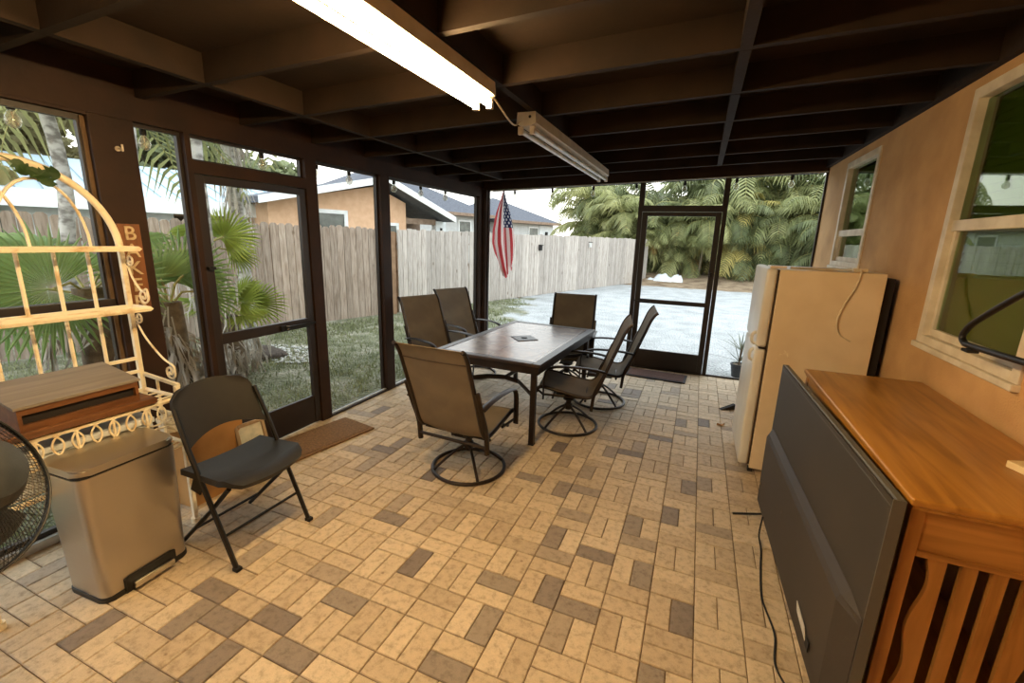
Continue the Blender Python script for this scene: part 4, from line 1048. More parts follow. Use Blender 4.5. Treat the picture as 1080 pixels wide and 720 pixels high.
# ------------------------------------------------------------------ outside: ground
GZ = -.1
def ground_mat():
    t = NT('lawn_and_shell_gravel'); p = t.n('ShaderNodeBsdfPrincipled'); t.l(p.outputs[0], t.out.inputs[0]); p.inputs['Roughness'].default_value = .95
    v = coord(t)
    n1 = t.n('ShaderNodeTexNoise'); n1.inputs['Scale'].default_value = 3.5; n1.inputs['Detail'].default_value = 8; t.l(v, n1.inputs['Vector'])
    grass = ramp(t, n1.outputs['Fac'], [(.3, lin((98,102,76))), (.5, lin((130,132,106))), (.66, lin((166,162,144)))])
    vo = t.n('ShaderNodeTexVoronoi'); vo.inputs['Scale'].default_value = 26; t.l(v, vo.inputs['Vector'])
    n2 = t.n('ShaderNodeTexNoise'); n2.inputs['Scale'].default_value = 2.2; n2.inputs['Detail'].default_value = 8; t.l(v, n2.inputs['Vector'])
    g1 = ramp(t, n2.outputs['Fac'], [(.3, lin((196,198,196))), (.6, lin((226,228,226)))])
    g2 = ramp(t, vo.outputs['Distance'], [(.0, (1.0,1.0,1.0,1)), (.55, (.62,.63,.65,1))])
    gm = t.n('ShaderNodeMixRGB', blend_type='MULTIPLY'); gm.inputs[0].default_value = 1; t.l(g1, gm.inputs[1]); t.l(g2, gm.inputs[2])
    at = t.n('ShaderNodeAttribute', attribute_name='gravel')
    n3 = t.n('ShaderNodeTexNoise'); n3.inputs['Scale'].default_value = 1.6; n3.inputs['Detail'].default_value = 6; t.l(v, n3.inputs['Vector'])
    ad = t.n('ShaderNodeMath', operation='MULTIPLY_ADD'); t.l(n3.outputs['Fac'], ad.inputs[0]); ad.inputs[1].default_value = .9; t.l(at.outputs['Fac'], ad.inputs[2])
    fac = ramp(t, ad.outputs[0], [(.86, (0,0,0,1)), (1.0, (1,1,1,1))])
    mx = t.n('ShaderNodeMixRGB'); t.l(fac, mx.inputs[0]); t.l(grass, mx.inputs[1]); t.l(gm.outputs[0], mx.inputs[2])
    a2 = t.n('ShaderNodeAttribute', attribute_name='litter')
    lit = ramp(t, n2.outputs['Fac'], [(.3, lin((118,96,74))), (.6, lin((168,146,118)))])
    m2 = t.n('ShaderNodeMixRGB'); 
    ad2 = t.n('ShaderNodeMath', operation='MULTIPLY_ADD'); t.l(n3.outputs['Fac'], ad2.inputs[0]); ad2.inputs[1].default_value = .7; t.l(a2.outputs['Fac'], ad2.inputs[2])
    f2 = ramp(t, ad2.outputs[0], [(.78, (0,0,0,1)), (.95, (1,1,1,1))])
    t.l(f2, m2.inputs[0]); t.l(mx.outputs[0], m2.inputs[1]); t.l(lit, m2.inputs[2]); t.l(m2.outputs[0], p.inputs['Base Color'])
    b = t.n('ShaderNodeBump'); b.inputs['Strength'].default_value = 1; b.inputs['Distance'].default_value = .05; t.l(vo.outputs['Distance'], b.inputs['Height']); t.l(b.outputs[0], p.inputs['Normal'])
    return t.m
def gravel_f(x, y):
    # shell drive: everything beyond a slanting edge from the far end of the porch
    e = (x+3.6)*.55+(y-6.2)*.16
    return max(0, min(1, .5+e*.55))
def fence_x(y): return -7.14+(y-4.634)*.3168
def make_ground():
    M = MB(); bm = M.b; lg = bm.verts.layers.float.new('gravel'); ll = bm.verts.layers.float.new('litter')
    def axis(a, b, n): return [a+(b-a)*k/n for k in range(n+1)]
    xs = axis(-46,-9,12)[:-1]+axis(-9,5,70)[:-1]+axis(5,40,14); ys = axis(-14,-2,8)[:-1]+axis(-2,24,110)[:-1]+axis(24,60,12)
    V = []
    for x in xs:
        row = []
        for y in ys:
            d = max(0, y-18.2+.12*abs(x)); z = GZ
            z += min(.35, d*.12) if -2.8 < x < 30 else 0
            z += .02*noise.noise(Vector((x*.7,y*.7,0)))
            inside = XL-.1 < x < XR+.3 and -3.9 < y < YF+.12
            if XL-.35 < x < XR+.5 and -4 < y < YF+.35: z = min(z, -.11)
            v = bm.verts.new((x,y,z)); v[lg] = gravel_f(x,y); v[ll] = max(0, min(1, (y-16.8)*.6)) if x > -3.4 else max(0, min(1,(y-18)*.5))
            row.append(v)
        V.append(row)
    for i in range(len(xs)-1):
        for j in range(len(ys)-1): bm.faces.new((V[i][j],V[i+1][j],V[i+1][j+1],V[i][j+1]))
    o = M.build('ground', ground_mat(), None, 80); tag(o, 'lawn turning into a pale shell gravel drive outside the porch', 'ground', kind='structure')
    m = MB(); m.box(XL-.1, XR, YB-.1, YF+.09, -.2, -.0601); o = m.build('slab_edge', mat('concrete_edge', (150,142,130), .9)); tag(o, 'concrete slab under the porch pavers', 'slab', kind='structure')
make_ground()
def lawn():
    rn = random.Random(5); m = MB(); bm = m.b; n = 0
    while n < 26000:
        y = -1.5+rn.random()**1.3*12; x = rn.uniform(-8.5,-2.2)
        if x < fence_x(y)+.12 or (-5.45 < x < -4.95 and y < .1): continue
        if x > XL-.35 and y < YF+.4: continue
        g = gravel_f(x,y)
        if g > .3+.5*noise.noise(Vector((x*.9,y*.9,3)))+rn.random()*.2: continue
        if noise.noise(Vector((x*1.3,y*1.3,9))) < -.22 and rn.random() < .75: continue
        h = rn.uniform(.025,.075); a = rn.uniform(0,2*PI); w = rn.uniform(.004,.008)*(1+.12*y); lx, ly = rn.uniform(-.04,.04), rn.uniform(-.04,.04)
        c, s = math.cos(a)*w, math.sin(a)*w
        bm.faces.new((bm.verts.new((x-c,y-s,GZ-.012)), bm.verts.new((x+c,y+s,GZ-.012)), bm.verts.new((x+lx,y+ly,GZ+h)))); n += 1
    o = m.build('lawn_grass', leafmat('lawn_blades', (146,150,112), (112,120,84), trans=.25, rnd=.45, scale=.8)); tag(o, 'short patchy grass between the porch and the wooden fence', 'grass', kind='stuff')
lawn()

# ------------------------------------------------------------------ wooden fence
def fence_section(name, ya, yb, lab, mt, mp, dog, w, top, seed):
    root = empty(name, (fence_x(ya), ya, GZ), 0, lab, 'fence'); o = Vector((fence_x(ya), ya, GZ))
    d = Vector((.302,.9533,0)); nn = Vector((.9533,-.302,0)); L = (yb-ya)/d.y; rn = random.Random(seed)
    bay = 2.4; k0 = 0; s = 0.0; nb = max(1, round(L/bay)); bay = L/nb
    for b in range(nb):
        m = MB(); s = b*bay; e = (b+1)*bay
        while s < e-.03:
            ww = min(w*rn.uniform(.92,1.06), e-s); h = top+rn.uniform(-.025,.02); t0 = rn.uniform(0,.008); dg = dog*ww
            P = [(s+.005,.03+.0),(s+ww-.005,.03),(s+ww-.005,h-dg),(s+ww-.005-dg,h),(s+.005+dg,h),(s+.005,h-dg)]
            A = [m.b.verts.new(d*a+Vector((0,0,z))+nn*(.012+t0)) for a, z in P]; B = [m.b.verts.new(d*a+Vector((0,0,z))-nn*(.012-t0)) for a, z in P]
            m._f(A); m._f(B[::-1])
            for i in range(6): m._f([A[i],B[i],B[(i+1)%6],A[(i+1)%6]])
            s += ww
        m.build('board_panel', mt, root)
        m = MB()
        for z in (.35,1.0,1.6): m.tube([d*(b*bay)+Vector((0,0,z))-nn*.04, d*e+Vector((0,0,z))-nn*.04], .028, n=4)
        m.build('rail', mp, root)
    for b in range(nb+1):
        m = MB(); c = d*(b*bay)-nn*.115; m.box(-.045,.045,-.045,.045,-.05,top-.08, Matrix.Translation(c) @ Matrix.Rotation(R_(-17.6),4,'Z')); m.build('post', mp, root)
    return root
def fencemat(name, c, c2, c3, rnd):
    t = NT(name); p = t.n('ShaderNodeBsdfPrincipled'); t.l(p.outputs[0], t.out.inputs[0]); p.inputs['Roughness'].default_value = .9
    v = coord(t, (14,14,1.6)); nz = t.n('ShaderNodeTexNoise'); nz.inputs['Scale'].default_value = 2; nz.inputs['Detail'].default_value = 7; nz.inputs['Distortion'].default_value = .8; t.l(v, nz.inputs['Vector'])
    col = ramp(t, nz.outputs['Fac'], [(.28, lin(c2)), (.5, lin(c)), (.7, lin(c3))])
    vo = t.n('ShaderNodeTexVoronoi'); vo.inputs['Scale'].default_value = 3.2; t.l(coord(t, (1,1,.55)), vo.inputs['Vector'])
    kn = ramp(t, vo.outputs['Distance'], [(.05, (.42,.36,.3,1)), (.11, (1,1,1,1))])
    mk = t.n('ShaderNodeMixRGB', blend_type='MULTIPLY'); mk.inputs[0].default_value = .85; t.l(col, mk.inputs[1]); t.l(kn, mk.inputs[2])
    g = t.n('ShaderNodeNewGeometry'); mm = t.n('ShaderNodeMapRange'); mm.inputs['To Min'].default_value = 1-rnd; mm.inputs['To Max'].default_value = 1+rnd; t.l(g.outputs['Random Per Island'], mm.inputs['Value'])
    hs = t.n('ShaderNodeHueSaturation'); t.l(mm.outputs[0], hs.inputs['Value']); t.l(mk.outputs[0], hs.inputs['Color']); t.l(hs.outputs[0], p.inputs['Base Color']); return t.m
f_warm = fencemat('weathered_brown_boards', (164,147,131), (134,116,100), (182,167,152), .2)
f_grey = fencemat('weathered_grey_boards', (178,170,161), (150,140,131), (190,182,174), .17)
f_post = mat('fence_post_wood', (150,120,92), .9, c2=(126,98,74), scale=8)
fence_section('wooden_fence', -9.2, 6.20, 'weathered brown dog eared board fence behind the palms', f_warm, f_post, .26, .145, 1.93, 3)
fence_section('wooden_fence', 6.60, 19.6, 'weathered grey board fence running to the far palms', f_grey, f_post, .12, .14, 1.925, 4)
m = MB(); m.box(-.06,.06,-.06,.06,0,1.86,bev=.004); o = m.build('fence_post', f_post, None, loc=(fence_x(6.42)+.03,6.42,GZ), rotz=R_(-17.6)); tag(o, 'square brown post where the brown and grey fence runs meet', 'post')
def fence_light(y, z, c, lab):
    x = fence_x(y)+.034
    root = empty('fence_light', (x,y,z), R_(-17.6), lab, 'fence light')
    m = MB(); m.box(0,.05,-.07,.07,-.16,.0,bev=.006); m.build('case', c, root)
    m = MB(); m.box(0,.085,-.075,.075,.001,.02,bev=.004); m.build('solar_cap', m_rubber, root)
fence_light(11.7, 1.5, m_rubber, 'small dark light fixed on the grey fence, the one nearer the flag')
fence_light(14.6, 1.62, mat('pale_light_case', (226,226,222), .5), 'small pale light fixed on the grey fence, the farther one')

# ------------------------------------------------------------------ houses beyond the fence
D_ = Vector((.302,.9533,0)); N_ = Vector((-.9533,.302,0)); F0 = Vector((-7.14,4.634,GZ))
def HP(off, s, z): return F0+N_*off+D_*s+Vector((0,0,z))
def hbox(m, o0, o1, s0, s1, z0, z1): return m.hexa([HP(o0,s0,z0),HP(o0,s1,z0),HP(o1,s1,z0),HP(o1,s0,z0),HP(o0,s0,z1),HP(o0,s1,z1),HP(o1,s1,z1),HP(o1,s0,z1)])
m_peach = mat('peach_stucco', (222,184,150), .9, c2=(212,172,138), scale=6, bump=.3, bscale=60)
m_fascia = mat('white_fascia', (232,236,236), .5, c2=(216,222,222), scale=4)
m_shingle = mat('grey_shingles', (92,95,104), .9, c2=(76,79,88), scale=5, stretch=(1,1,4), bump=.4, bscale=24)
m_soffit = mat('brown_soffit', (150,130,112), .9, c2=(128,108,92), scale=6)
m_winglass = mat('dark_window_glass', (92,100,94), .12, c2=(60,68,62), scale=3)
m_whitewall = mat('white_block_wall', (214,220,222), .85, c2=(200,206,208), scale=5)
m_greywall = mat('pale_grey_siding', (196,200,200), .85, c2=(184,188,188), scale=5)
def hwindow(root, off, s0, s1, z0, z1, f=.09):
    m = MB()
    for a in ((s0,s0+f,z0,z1),(s1-f,s1,z0,z1),(s0+f,s1-f,z0,z0+f),(s0+f,s1-f,z1-f,z1)): hbox(m, off-.06, off-.001, a[0], a[1], a[2], a[3])
    w = m.build('window', m_fascia, root)
    m = MB(); hbox(m, off-.025, off-.002, s0+f, s1-f, z0+f, z1-f); m.build('pane', m_winglass, w)
def peach_house():
    root = empty('peach_house', (0,0,0), 0, 'peach stucco house with white fascia and gable beyond the fence', 'house')
    O = 5.0; sa, sp, sb = .85, 4.85, 7.8
    prof = [(sa+.5,0),(6.05,0),(6.05,2.9),(sp,3.35),(sa+.5,2.62)]
    m = MB(); A = [m.b.verts.new(HP(O,s,z)) for s, z in prof]; B = [m.b.verts.new(HP(O+7,s,z)) for s, z in prof]
    m._f(A); m._f(B[::-1])
    for i in range(5): m._f([A[i],B[i],B[(i+1)%5],A[(i+1)%5]])
    m.build('wall', m_peach, root)
    # shaded porch recess on the right of the gable
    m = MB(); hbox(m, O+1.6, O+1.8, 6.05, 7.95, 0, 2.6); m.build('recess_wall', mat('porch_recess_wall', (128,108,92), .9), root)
    m = MB(); hbox(m, O, O+.25, 7.45, 7.95, 0, 2.35); m.build('porch_pier', m_whitewall, root)
    m = MB(); hbox(m, O+.02, O+.1, 6.05, 7.45, 2.2, 2.4); m.build('beam', m_soffit, root)
    m = MB(); hbox(m, O-.02, O+.05, 7.65, 7.75, 1.95, 2.1); m.build('wall_lamp', m_rubber, root)
    def slope(s0, z0, s1, z1, name, mt, t=.16, o0=-.7, o1=8):
        m = MB(); m.hexa([HP(O+o0,s0,z0),HP(O+o0,s1,z1),HP(O+o1,s1,z1),HP(O+o1,s0,z0),HP(O+o0,s0,z0+t),HP(O+o0,s1,z1+t),HP(O+o1,s1,z1+t),HP(O+o1,s0,z0+t)]); m.build(name, mt, root)
    slope(sa,2.52,sp,3.46,'roof',m_shingle); slope(sp,3.46,sb,2.33,'roof',m_shingle)
    slope(sa,2.50,sp,3.44,'fascia',m_fascia,.2,-.76,-.701); slope(sp,3.44,sb,2.31,'fascia',m_fascia,.2,-.76,-.701)
    hwindow(root, O, 2.2, 3.75, 1.45, 2.5, .12)
    hwindow(root, O, 4.9, 5.7, 1.3, 2.2, .1)
peach_house()
def metal_roof_house():
    root = empty('metal_roof_house', (0,0,0), 0, 'low white house with a pale blue metal roof beyond the brown fence', 'house')
    O = 6.0; t = NT('pale_blue_standing_seam'); p = t.n('ShaderNodeBsdfPrincipled'); t.l(p.outputs[0], t.out.inputs[0]); p.inputs['Roughness'].default_value = .4; p.inputs['Base Color'].default_value = lin((172,192,204))
    mr = t.m
    m = MB(); hbox(m, O+.5, O+8, -16, -.5, 0, 2.35); m.build('wall', m_whitewall, root)
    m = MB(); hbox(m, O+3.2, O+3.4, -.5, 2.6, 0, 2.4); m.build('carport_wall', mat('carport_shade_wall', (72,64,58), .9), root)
    for z in (1.78, 2.12):
        m = MB(); hbox(m, O+.6, O+.7, -.5, 2.2, z, z+.06); m.build('carport_beam', m_soffit, root)
    m = MB(); hbox(m, O+.5, O+.64, 1.2, 1.3, 0, 2.35); m.build('carport_post', m_fascia, root)
    s0, s1 = -17, 2.6
    m = MB(); m.hexa([HP(O-.1,s0,2.42),HP(O-.1,s1,2.42),HP(O+4.5,s1,3.62),HP(O+4.5,s0,3.62),HP(O-.1,s0,2.52),HP(O-.1,s1,2.52),HP(O+4.5,s1,3.72),HP(O+4.5,s0,3.72)])
    m.hexa([HP(O+4.5,s0,3.62),HP(O+4.5,s1,3.62),HP(O+9,s1,2.42),HP(O+9,s0,2.42),HP(O+4.5,s0,3.72),HP(O+4.5,s1,3.72),HP(O+9,s1,2.52),HP(O+9,s0,2.52)])
    s = s0+.2
    while s < s1:
        m.hexa([HP(O-.1,s,2.52),HP(O-.1,s+.04,2.52),HP(O+4.5,s+.04,3.72),HP(O+4.5,s,3.72),HP(O-.1,s,2.56),HP(O-.1,s+.04,2.56),HP(O+4.5,s+.04,3.76),HP(O+4.5,s,3.76)]); s += .42
    m.build('roof', mr, root)
    m = MB(); hbox(m, O-.16, O-.101, s0, s1, 2.16, 2.54); m.build('fascia', m_fascia, root)
    hwindow(root, O+.5, -4.8, -3.5, 1.0, 2.0); hwindow(root, O+.5, -2.0, -.9, 1.1, 2.0)
metal_roof_house()
def hip(root, O, s0, s1, depth, ze, zr, wall, name='roof', over=.5, rs=None):
    m = MB(); hbox(m, O, O+depth, s0, s1, 0, ze); m.build('wall', wall, root)
    a, b = s0-over, s1+over; o0, o1 = O-over, O+depth+over; mid = (o0+o1)/2
    r0, r1 = rs or (a+(o1-o0)/2, b-(o1-o0)/2)
    if r0 > r1: r0 = r1 = (a+b)/2
    m = MB(); e = [HP(o0,a,ze+.02),HP(o0,b,ze+.02),HP(o1,b,ze+.02),HP(o1,a,ze+.02)]; q = [x+Vector((0,0,.16)) for x in e]
    V = [m.b.verts.new(x) for x in e+q]; m._f([V[3],V[2],V[1],V[0]])
    for i in range(4): m._f([V[i],V[(i+1)%4],V[4+(i+1)%4],V[4+i]])
    R0 = m.b.verts.new(HP(mid,r0,zr)); R1 = m.b.verts.new(HP(mid,r1,zr)) if r1-r0 > .01 else R0
    if R1 is R0:
        for i in range(4): m._f([V[4+i],V[4+(i+1)%4],R0])
    else:
        m._f([V[4],V[5],R1,R0]); m._f([V[5],V[6],R1]); m._f([V[6],V[7],R0,R1]); m._f([V[7],V[4],R0])
    m.build(name, m_shingle, root)
    m = MB(); m.hexa([HP(o0-.04,a,ze),HP(o0-.04,b,ze),HP(o0-.001,b,ze),HP(o0-.001,a,ze),HP(o0-.04,a,ze+.2),HP(o0-.04,b,ze+.2),HP(o0-.001,b,ze+.2),HP(o0-.001,a,ze+.2)]); m.build('fascia', m_soffit, root)
def grey_houses():
    root = empty('grey_house', (0,0,0), 0, 'long grey shingled hip roof house with pale walls left of the flag', 'house')
    hip(root, 14, 8.5, 19.6, 9, 3.15, 5.9, m_greywall)
    hwindow(root, 14, 17.0, 18.2, 1.8, 2.9)
    root = empty('grey_house', (0,0,0), 0, 'smaller grey hip roof house with a white wall right of the flag', 'house')
    hip(root, 14, 20.6, 28.0, 7, 2.95, 5.0, m_greywall)
    m = MB(); hbox(m, 13.93, 13.999, 26.0, 28.0, 0, 2.9); m.build('white_wall', m_whitewall, root)
    hwindow(root, 13.99, 24.6, 25.9, 1.6, 2.75)
    m = MB(); hbox(m, 13.85, 13.929, 26.8, 27.1, 1.9, 2.4); m.build('wall_lamp', m_rubber, root)
grey_houses()

# ------------------------------------------------------------------ palms
def feather(m, base, azi, elev, L, n, droop, rn, wl=.055, ll=.55, roll=0, mi=(0,1)):
    """one feather frond: arching rib with paired leaflets"""
    P = []; p = Vector(base); a = elev; ds = L/n
    for i in range(n+1):
        P.append(p.copy()); d = Vector((math.cos(azi)*math.cos(a), math.sin(azi)*math.cos(a), math.sin(a)))
        p = p+d*ds; a -= droop/n*(.6+.9*i/n)
    m.mi = mi[0]; m.tube(P, [.016*(1-.8*i/n) for i in range(n+1)], n=3, cap=False)
    m.mi = mi[1]; side = Vector((-math.sin(azi), math.cos(azi), 0))
    for i in range(2, n+1):
        t = i/n; c = P[i]; d = (P[i]-P[i-1]).normalized(); up = side.cross(d)
        l = ll*(math.sin(PI*min(1,.12+t*.86))**.7)*rn.uniform(.85,1.1)
        for s in (-1,1):
            out = (side*s*math.cos(roll)+d*.55+up*(.12+.25*math.sin(roll))).normalized()
            q1 = c+out*l*.5+Vector((0,0,-.04*l)); q2 = c+out*l+Vector((0,0,-.62*l*rn.uniform(.6,1.4)))
            w = d*wl*.5
            v = [m.b.verts.new(x) for x in (c-w*.5, c+w*.5, q1+w, q1-w, q2)]
            m._f([v[0],v[1],v[2],v[3]]); m._f([v[3],v[2],v[4]])
m_leafg = leafmat('palm_leaf_green', (170,170,118), (124,132,86), trans=.4, rnd=.3, scale=.6)
m_leafy = leafmat('palm_leaf_yellowing', (204,188,116), (162,154,92), trans=.4, rnd=.3, scale=.6)
m_leafd = leafmat('palm_leaf_dark', (130,136,96), (94,104,68), trans=.35, rnd=.3, scale=.6)
m_dry = leafmat('palm_leaf_dry', (196,160,96), (156,120,70), trans=.25, rnd=.3)
m_rib = mat('palm_rib', (176,170,104), .6, c2=(150,146,84), scale=4)
m_stem = mat('palm_stem', (112,104,84), .9, c2=(88,80,64), scale=6, bump=.3)
def clump_palm(seed, nst, H, leaf):
    rn = random.Random(seed); root = empty('clump_palm', (0,0,0), 0, 'x', 'palm', 'clump of feather palms closing the far end of the drive')
    st = MB(); fo = MB(); dr = MB()
    for k in range(nst):
        a = rn.uniform(0,2*PI); r = rn.uniform(.1,.75); b = Vector((r*math.cos(a), r*math.sin(a), -.2)); h = H*rn.uniform(.22,1)
        tip = b+Vector((math.cos(a)*h*.14, math.sin(a)*h*.14, h)); mid = (b+tip)/2+Vector((math.cos(a)*.05,math.sin(a)*.05,0))
        st.tube([b, mid, tip], [.055,.05,.04], n=6)
        nf = rn.randint(10,12)
        for j in range(nf):
            az = 2*PI*j/nf+rn.uniform(-.3,.3); el = rn.uniform(-.1,1.25)
            feather(fo, tip, az, el, rn.uniform(1.7,2.5), 20, rn.uniform(1.5,2.6), rn, wl=.09, ll=.66, roll=rn.uniform(-.5,.5))
        if rn.random() < .5: feather(dr, tip-Vector((0,0,.2)), rn.uniform(0,6), -.6, 1.5, 16, .9, rn, ll=.4)
    st.build('stems', m_stem, root, 60); fo.build('foliage', [m_rib, leaf], root)
    dr.build('dry_fronds', [m_rib, m_dry], root)
    return root
protos = [clump_palm(1,9,3.6,m_leafg), clump_palm(2,9,3.8,m_leafd), clump_palm(3,8,3.2,m_leafy)]
kinds = ['pale green', 'dark green', 'yellowing']
pos = [(-3.4,21.2,0,1.0),(-1.9,22.3,1,1.1),(-.4,21.4,0,1.0),(.9,22.2,2,1.05),(2.2,21.2,1,1.05),(3.6,21.8,0,1.1),(5.0,20.8,1,1.05),(6.3,21.6,2,1.1),(7.8,20.8,0,1.15),(-1.0,24.2,1,1.5),(1.6,24.4,0,1.5),(4.4,24.2,1,1.55),(7.2,24.,2,1.5),(10.,23.5,0,1.5),(-3.6,24.6,1,1.35),(-5.6,24.0,0,1.25)]
where = ['at the end of the grey fence','just right of the fence end behind the others','behind the white tarp heap','left of centre in the far door','right of centre in the far door','between the far door and the house wall','left of the refrigerator top','above the refrigerator','beside the house wall corner','tall, in the back row left of the far door','tall, in the back row over the far door','tall, in the back row right of the far door','tall, in the back row by the house wall','tall, farthest right in the back row','tall, beyond the fence end','tall, farthest left beyond the fence next to the grey house']
used = set()
for i, (x, y, k, s) in enumerate(pos):
    o = protos[k] if k not in used else copy_tree(protos[k]); used.add(k)
    o.location = (x, y, GZ+.1); o.rotation_euler.z = i*2.1; o.scale = (s,s,s); o['label'] = kinds[k]+' feather palm clump '+where[i]

def fan_leaf(m, hub, dirv, R, spread, nseg, rn, droop=.35, up=Vector((0,0,1)), w=.045, join=.45):
    """pleated fan blade: segments joined near the hub, free at the tips"""
    f = Vector(dirv).normalized(); s = f.cross(up)
    s = s.normalized() if s.length > 1e-3 else Vector((1,0,0)); n = s.cross(f)
    for k in range(nseg):
        a = -spread/2+spread*(k+.5)/nseg; da = spread/nseg/2
        r = R*(1-.22*abs(a/(spread/2))**2)*rn.uniform(.94,1.05)
        def pt(rr, b, h): 
            q = f*math.cos(b)+s*math.sin(b)
            return hub+q*rr+n*h+Vector((0,0,-droop*R*(rr/R)**2.4))
        c0 = m.b.verts.new(pt(.03*R,a,0)); 
        l1 = m.b.verts.new(pt(join*r,a-da,-.012)); r1 = m.b.verts.new(pt(join*r,a+da,-.012)); m1 = m.b.verts.new(pt(join*r,a,.012))
        l2 = m.b.verts.new(pt(.75*r,a-da*.5,-.008)); r2 = m.b.verts.new(pt(.75*r,a+da*.5,-.008)); m2 = m.b.verts.new(pt(.75*r,a,.006)); tp = m.b.verts.new(pt(r,a+rn.uniform(-.02,.02),-.02-.03*rn.random()))
        m._f([c0,l1,m1]); m._f([c0,m1,r1]); m._f([l1,l2,m2,m1]); m._f([m1,m2,r2,r1]); m._f([l2,tp,m2]); m._f([m2,tp,r2])
m_fan = leafmat('fan_leaf_green', (170,190,128), (132,164,98), trans=.45, rnd=.12, scale=1.5)
m_fany = leafmat('fan_leaf_yellow_green', (182,190,92), (138,158,70), trans=.4, rnd=.15, scale=1.5)
m_dead = leafmat('dead_frond_grey', (204,198,188), (160,152,140), trans=.2, rnd=.2)
m_trunk = mat('mottled_palm_trunk', (196,194,188), .9, c2=(126,122,116), scale=9, stretch=(1,1,1.6), bump=.5, bscale=14, lo=.38, hi=.58)
m_fib = mat('fibrous_palm_trunk', (128,114,96), .95, c2=(88,76,62), scale=12, bump=.8, bscale=30)
def fan_palm(loc, H, leaves, lab, leaf=None, dead=0, tr=.11, seed=1):
    rn = random.Random(seed); root = empty('fan_palm', loc, 0, lab, 'palm')
    m = MB(); m.tube([(0,0,-.05),(.01,0,H*.5),(0,.0,H)], [tr*1.15,tr,tr*.8], n=12); m.build('trunk', m_fib, root, 60)
    top = Vector((0,0,H))
    for lf in leaves:
        az, el, pl_, R = lf[:4]; face = lf[4] if len(lf) > 4 else None; tdir = lf[5] if len(lf) > 5 else None
        a, e = R_(az), R_(el); d = Vector((math.cos(a)*math.cos(e), math.sin(a)*math.cos(e), math.sin(e)))
        hub = top+d*pl_+Vector((0,0,-.05*pl_))
        m = MB(); m.mi = 1; m.tube([top-Vector((0,0,.05)), top+d*pl_*.5+Vector((0,0,.03)), hub], .009, n=5); m.mi = 0
        fan_leaf(m, hub, Vector(tdir) if tdir else (d+Vector((0,0,-.15))), R, R_(rn.uniform(215,255) if not tdir else 300), 27 if not tdir else 44, rn, droop=.28 if not face else .06, up=Vector(face) if face else Vector((0,0,1)), join=.34 if not tdir else .55)
        m.build('frond', [leaf or m_fan, m_rib], root)
    if dead:
        m = MB()
        for k in range(dead):
            a = rn.uniform(0,2*PI); z = H*rn.uniform(.35,.98); b = Vector((tr*.9*math.cos(a), tr*.9*math.sin(a), z))
            d = Vector((math.cos(a),math.sin(a),0)); L = rn.uniform(.3,.6); q = b+d*L*.35+Vector((0,0,-L*.25)); e = b+d*L*.42+Vector((0,0,-min(L,z*.9)))
            m.tube([b,q,e], .006, n=3)
            for j in range(9):
                t = q.lerp(e, j/9)+Vector((rn.uniform(-.09,.09),rn.uniform(-.09,.09),0)); w = rn.uniform(.010,.024)
                v = [m.b.verts.new(x) for x in (q+(t-q)*.3, t+Vector((w,w,0)), t+Vector((rn.uniform(-.05,.05),rn.uniform(-.05,.05),-min(.28,t.z*.8)*rn.random())), t-Vector((w,-w,0)))]
                m._f(v)
        m.build('dead_skirt', m_dead, root)
    return root
CAMF = (.94,-.3,.12)
fan_palm((-4.2,-.12,GZ), 1.35, [(-60,8,.28,.5,CAMF,(-.28,-.93,-.05)),(15,10,.3,.36,CAMF),(100,45,.4,.42),(190,40,.4,.5),(250,-8,.4,.42,CAMF)], 'fan palm with one big round leaf right behind the baker rack', dead=10, seed=4)
fan_palm((-3.98,.27,GZ), 1.22, [(-40,55,.25,.36,(.8,-.3,.5)),(60,62,.25,.40,(.8,-.3,.4)),(85,20,.22,.36,(.8,-.2,.6)),(110,50,.25,.4),(-110,45,.25,.4),(180,45,.3,.45)], 'tall fan palm with a grey dead skirt right of the letter sign', dead=60, seed=7)
fan_palm((-5.35,1.70,GZ), .80, [(-60,25,.25,.38),(10,40,.25,.40,(.7,-.3,.6)),(60,25,.3,.42,(.6,-.3,.7)),(110,45,.3,.4),(-120,35,.25,.4),(-10,5,.3,.36,(.7,-.3,.6)),(35,60,.25,.4),(170,30,.3,.4)], 'low yellow green fan palm seen through the left screen door', leaf=m_fany, dead=26, tr=.12, seed=9)
fan_palm((-5.0,1.25,GZ), 1.55, [(20,35,.3,.36,(.9,-.3,.3)),(70,40,.3,.36,(.8,-.3,.4)),(80,5,.3,.32,(.8,-.3,.5)),(150,40,.35,.36)], 'yellow green fan palm against the fence behind the left door jamb', leaf=m_fany, dead=5, seed=12)

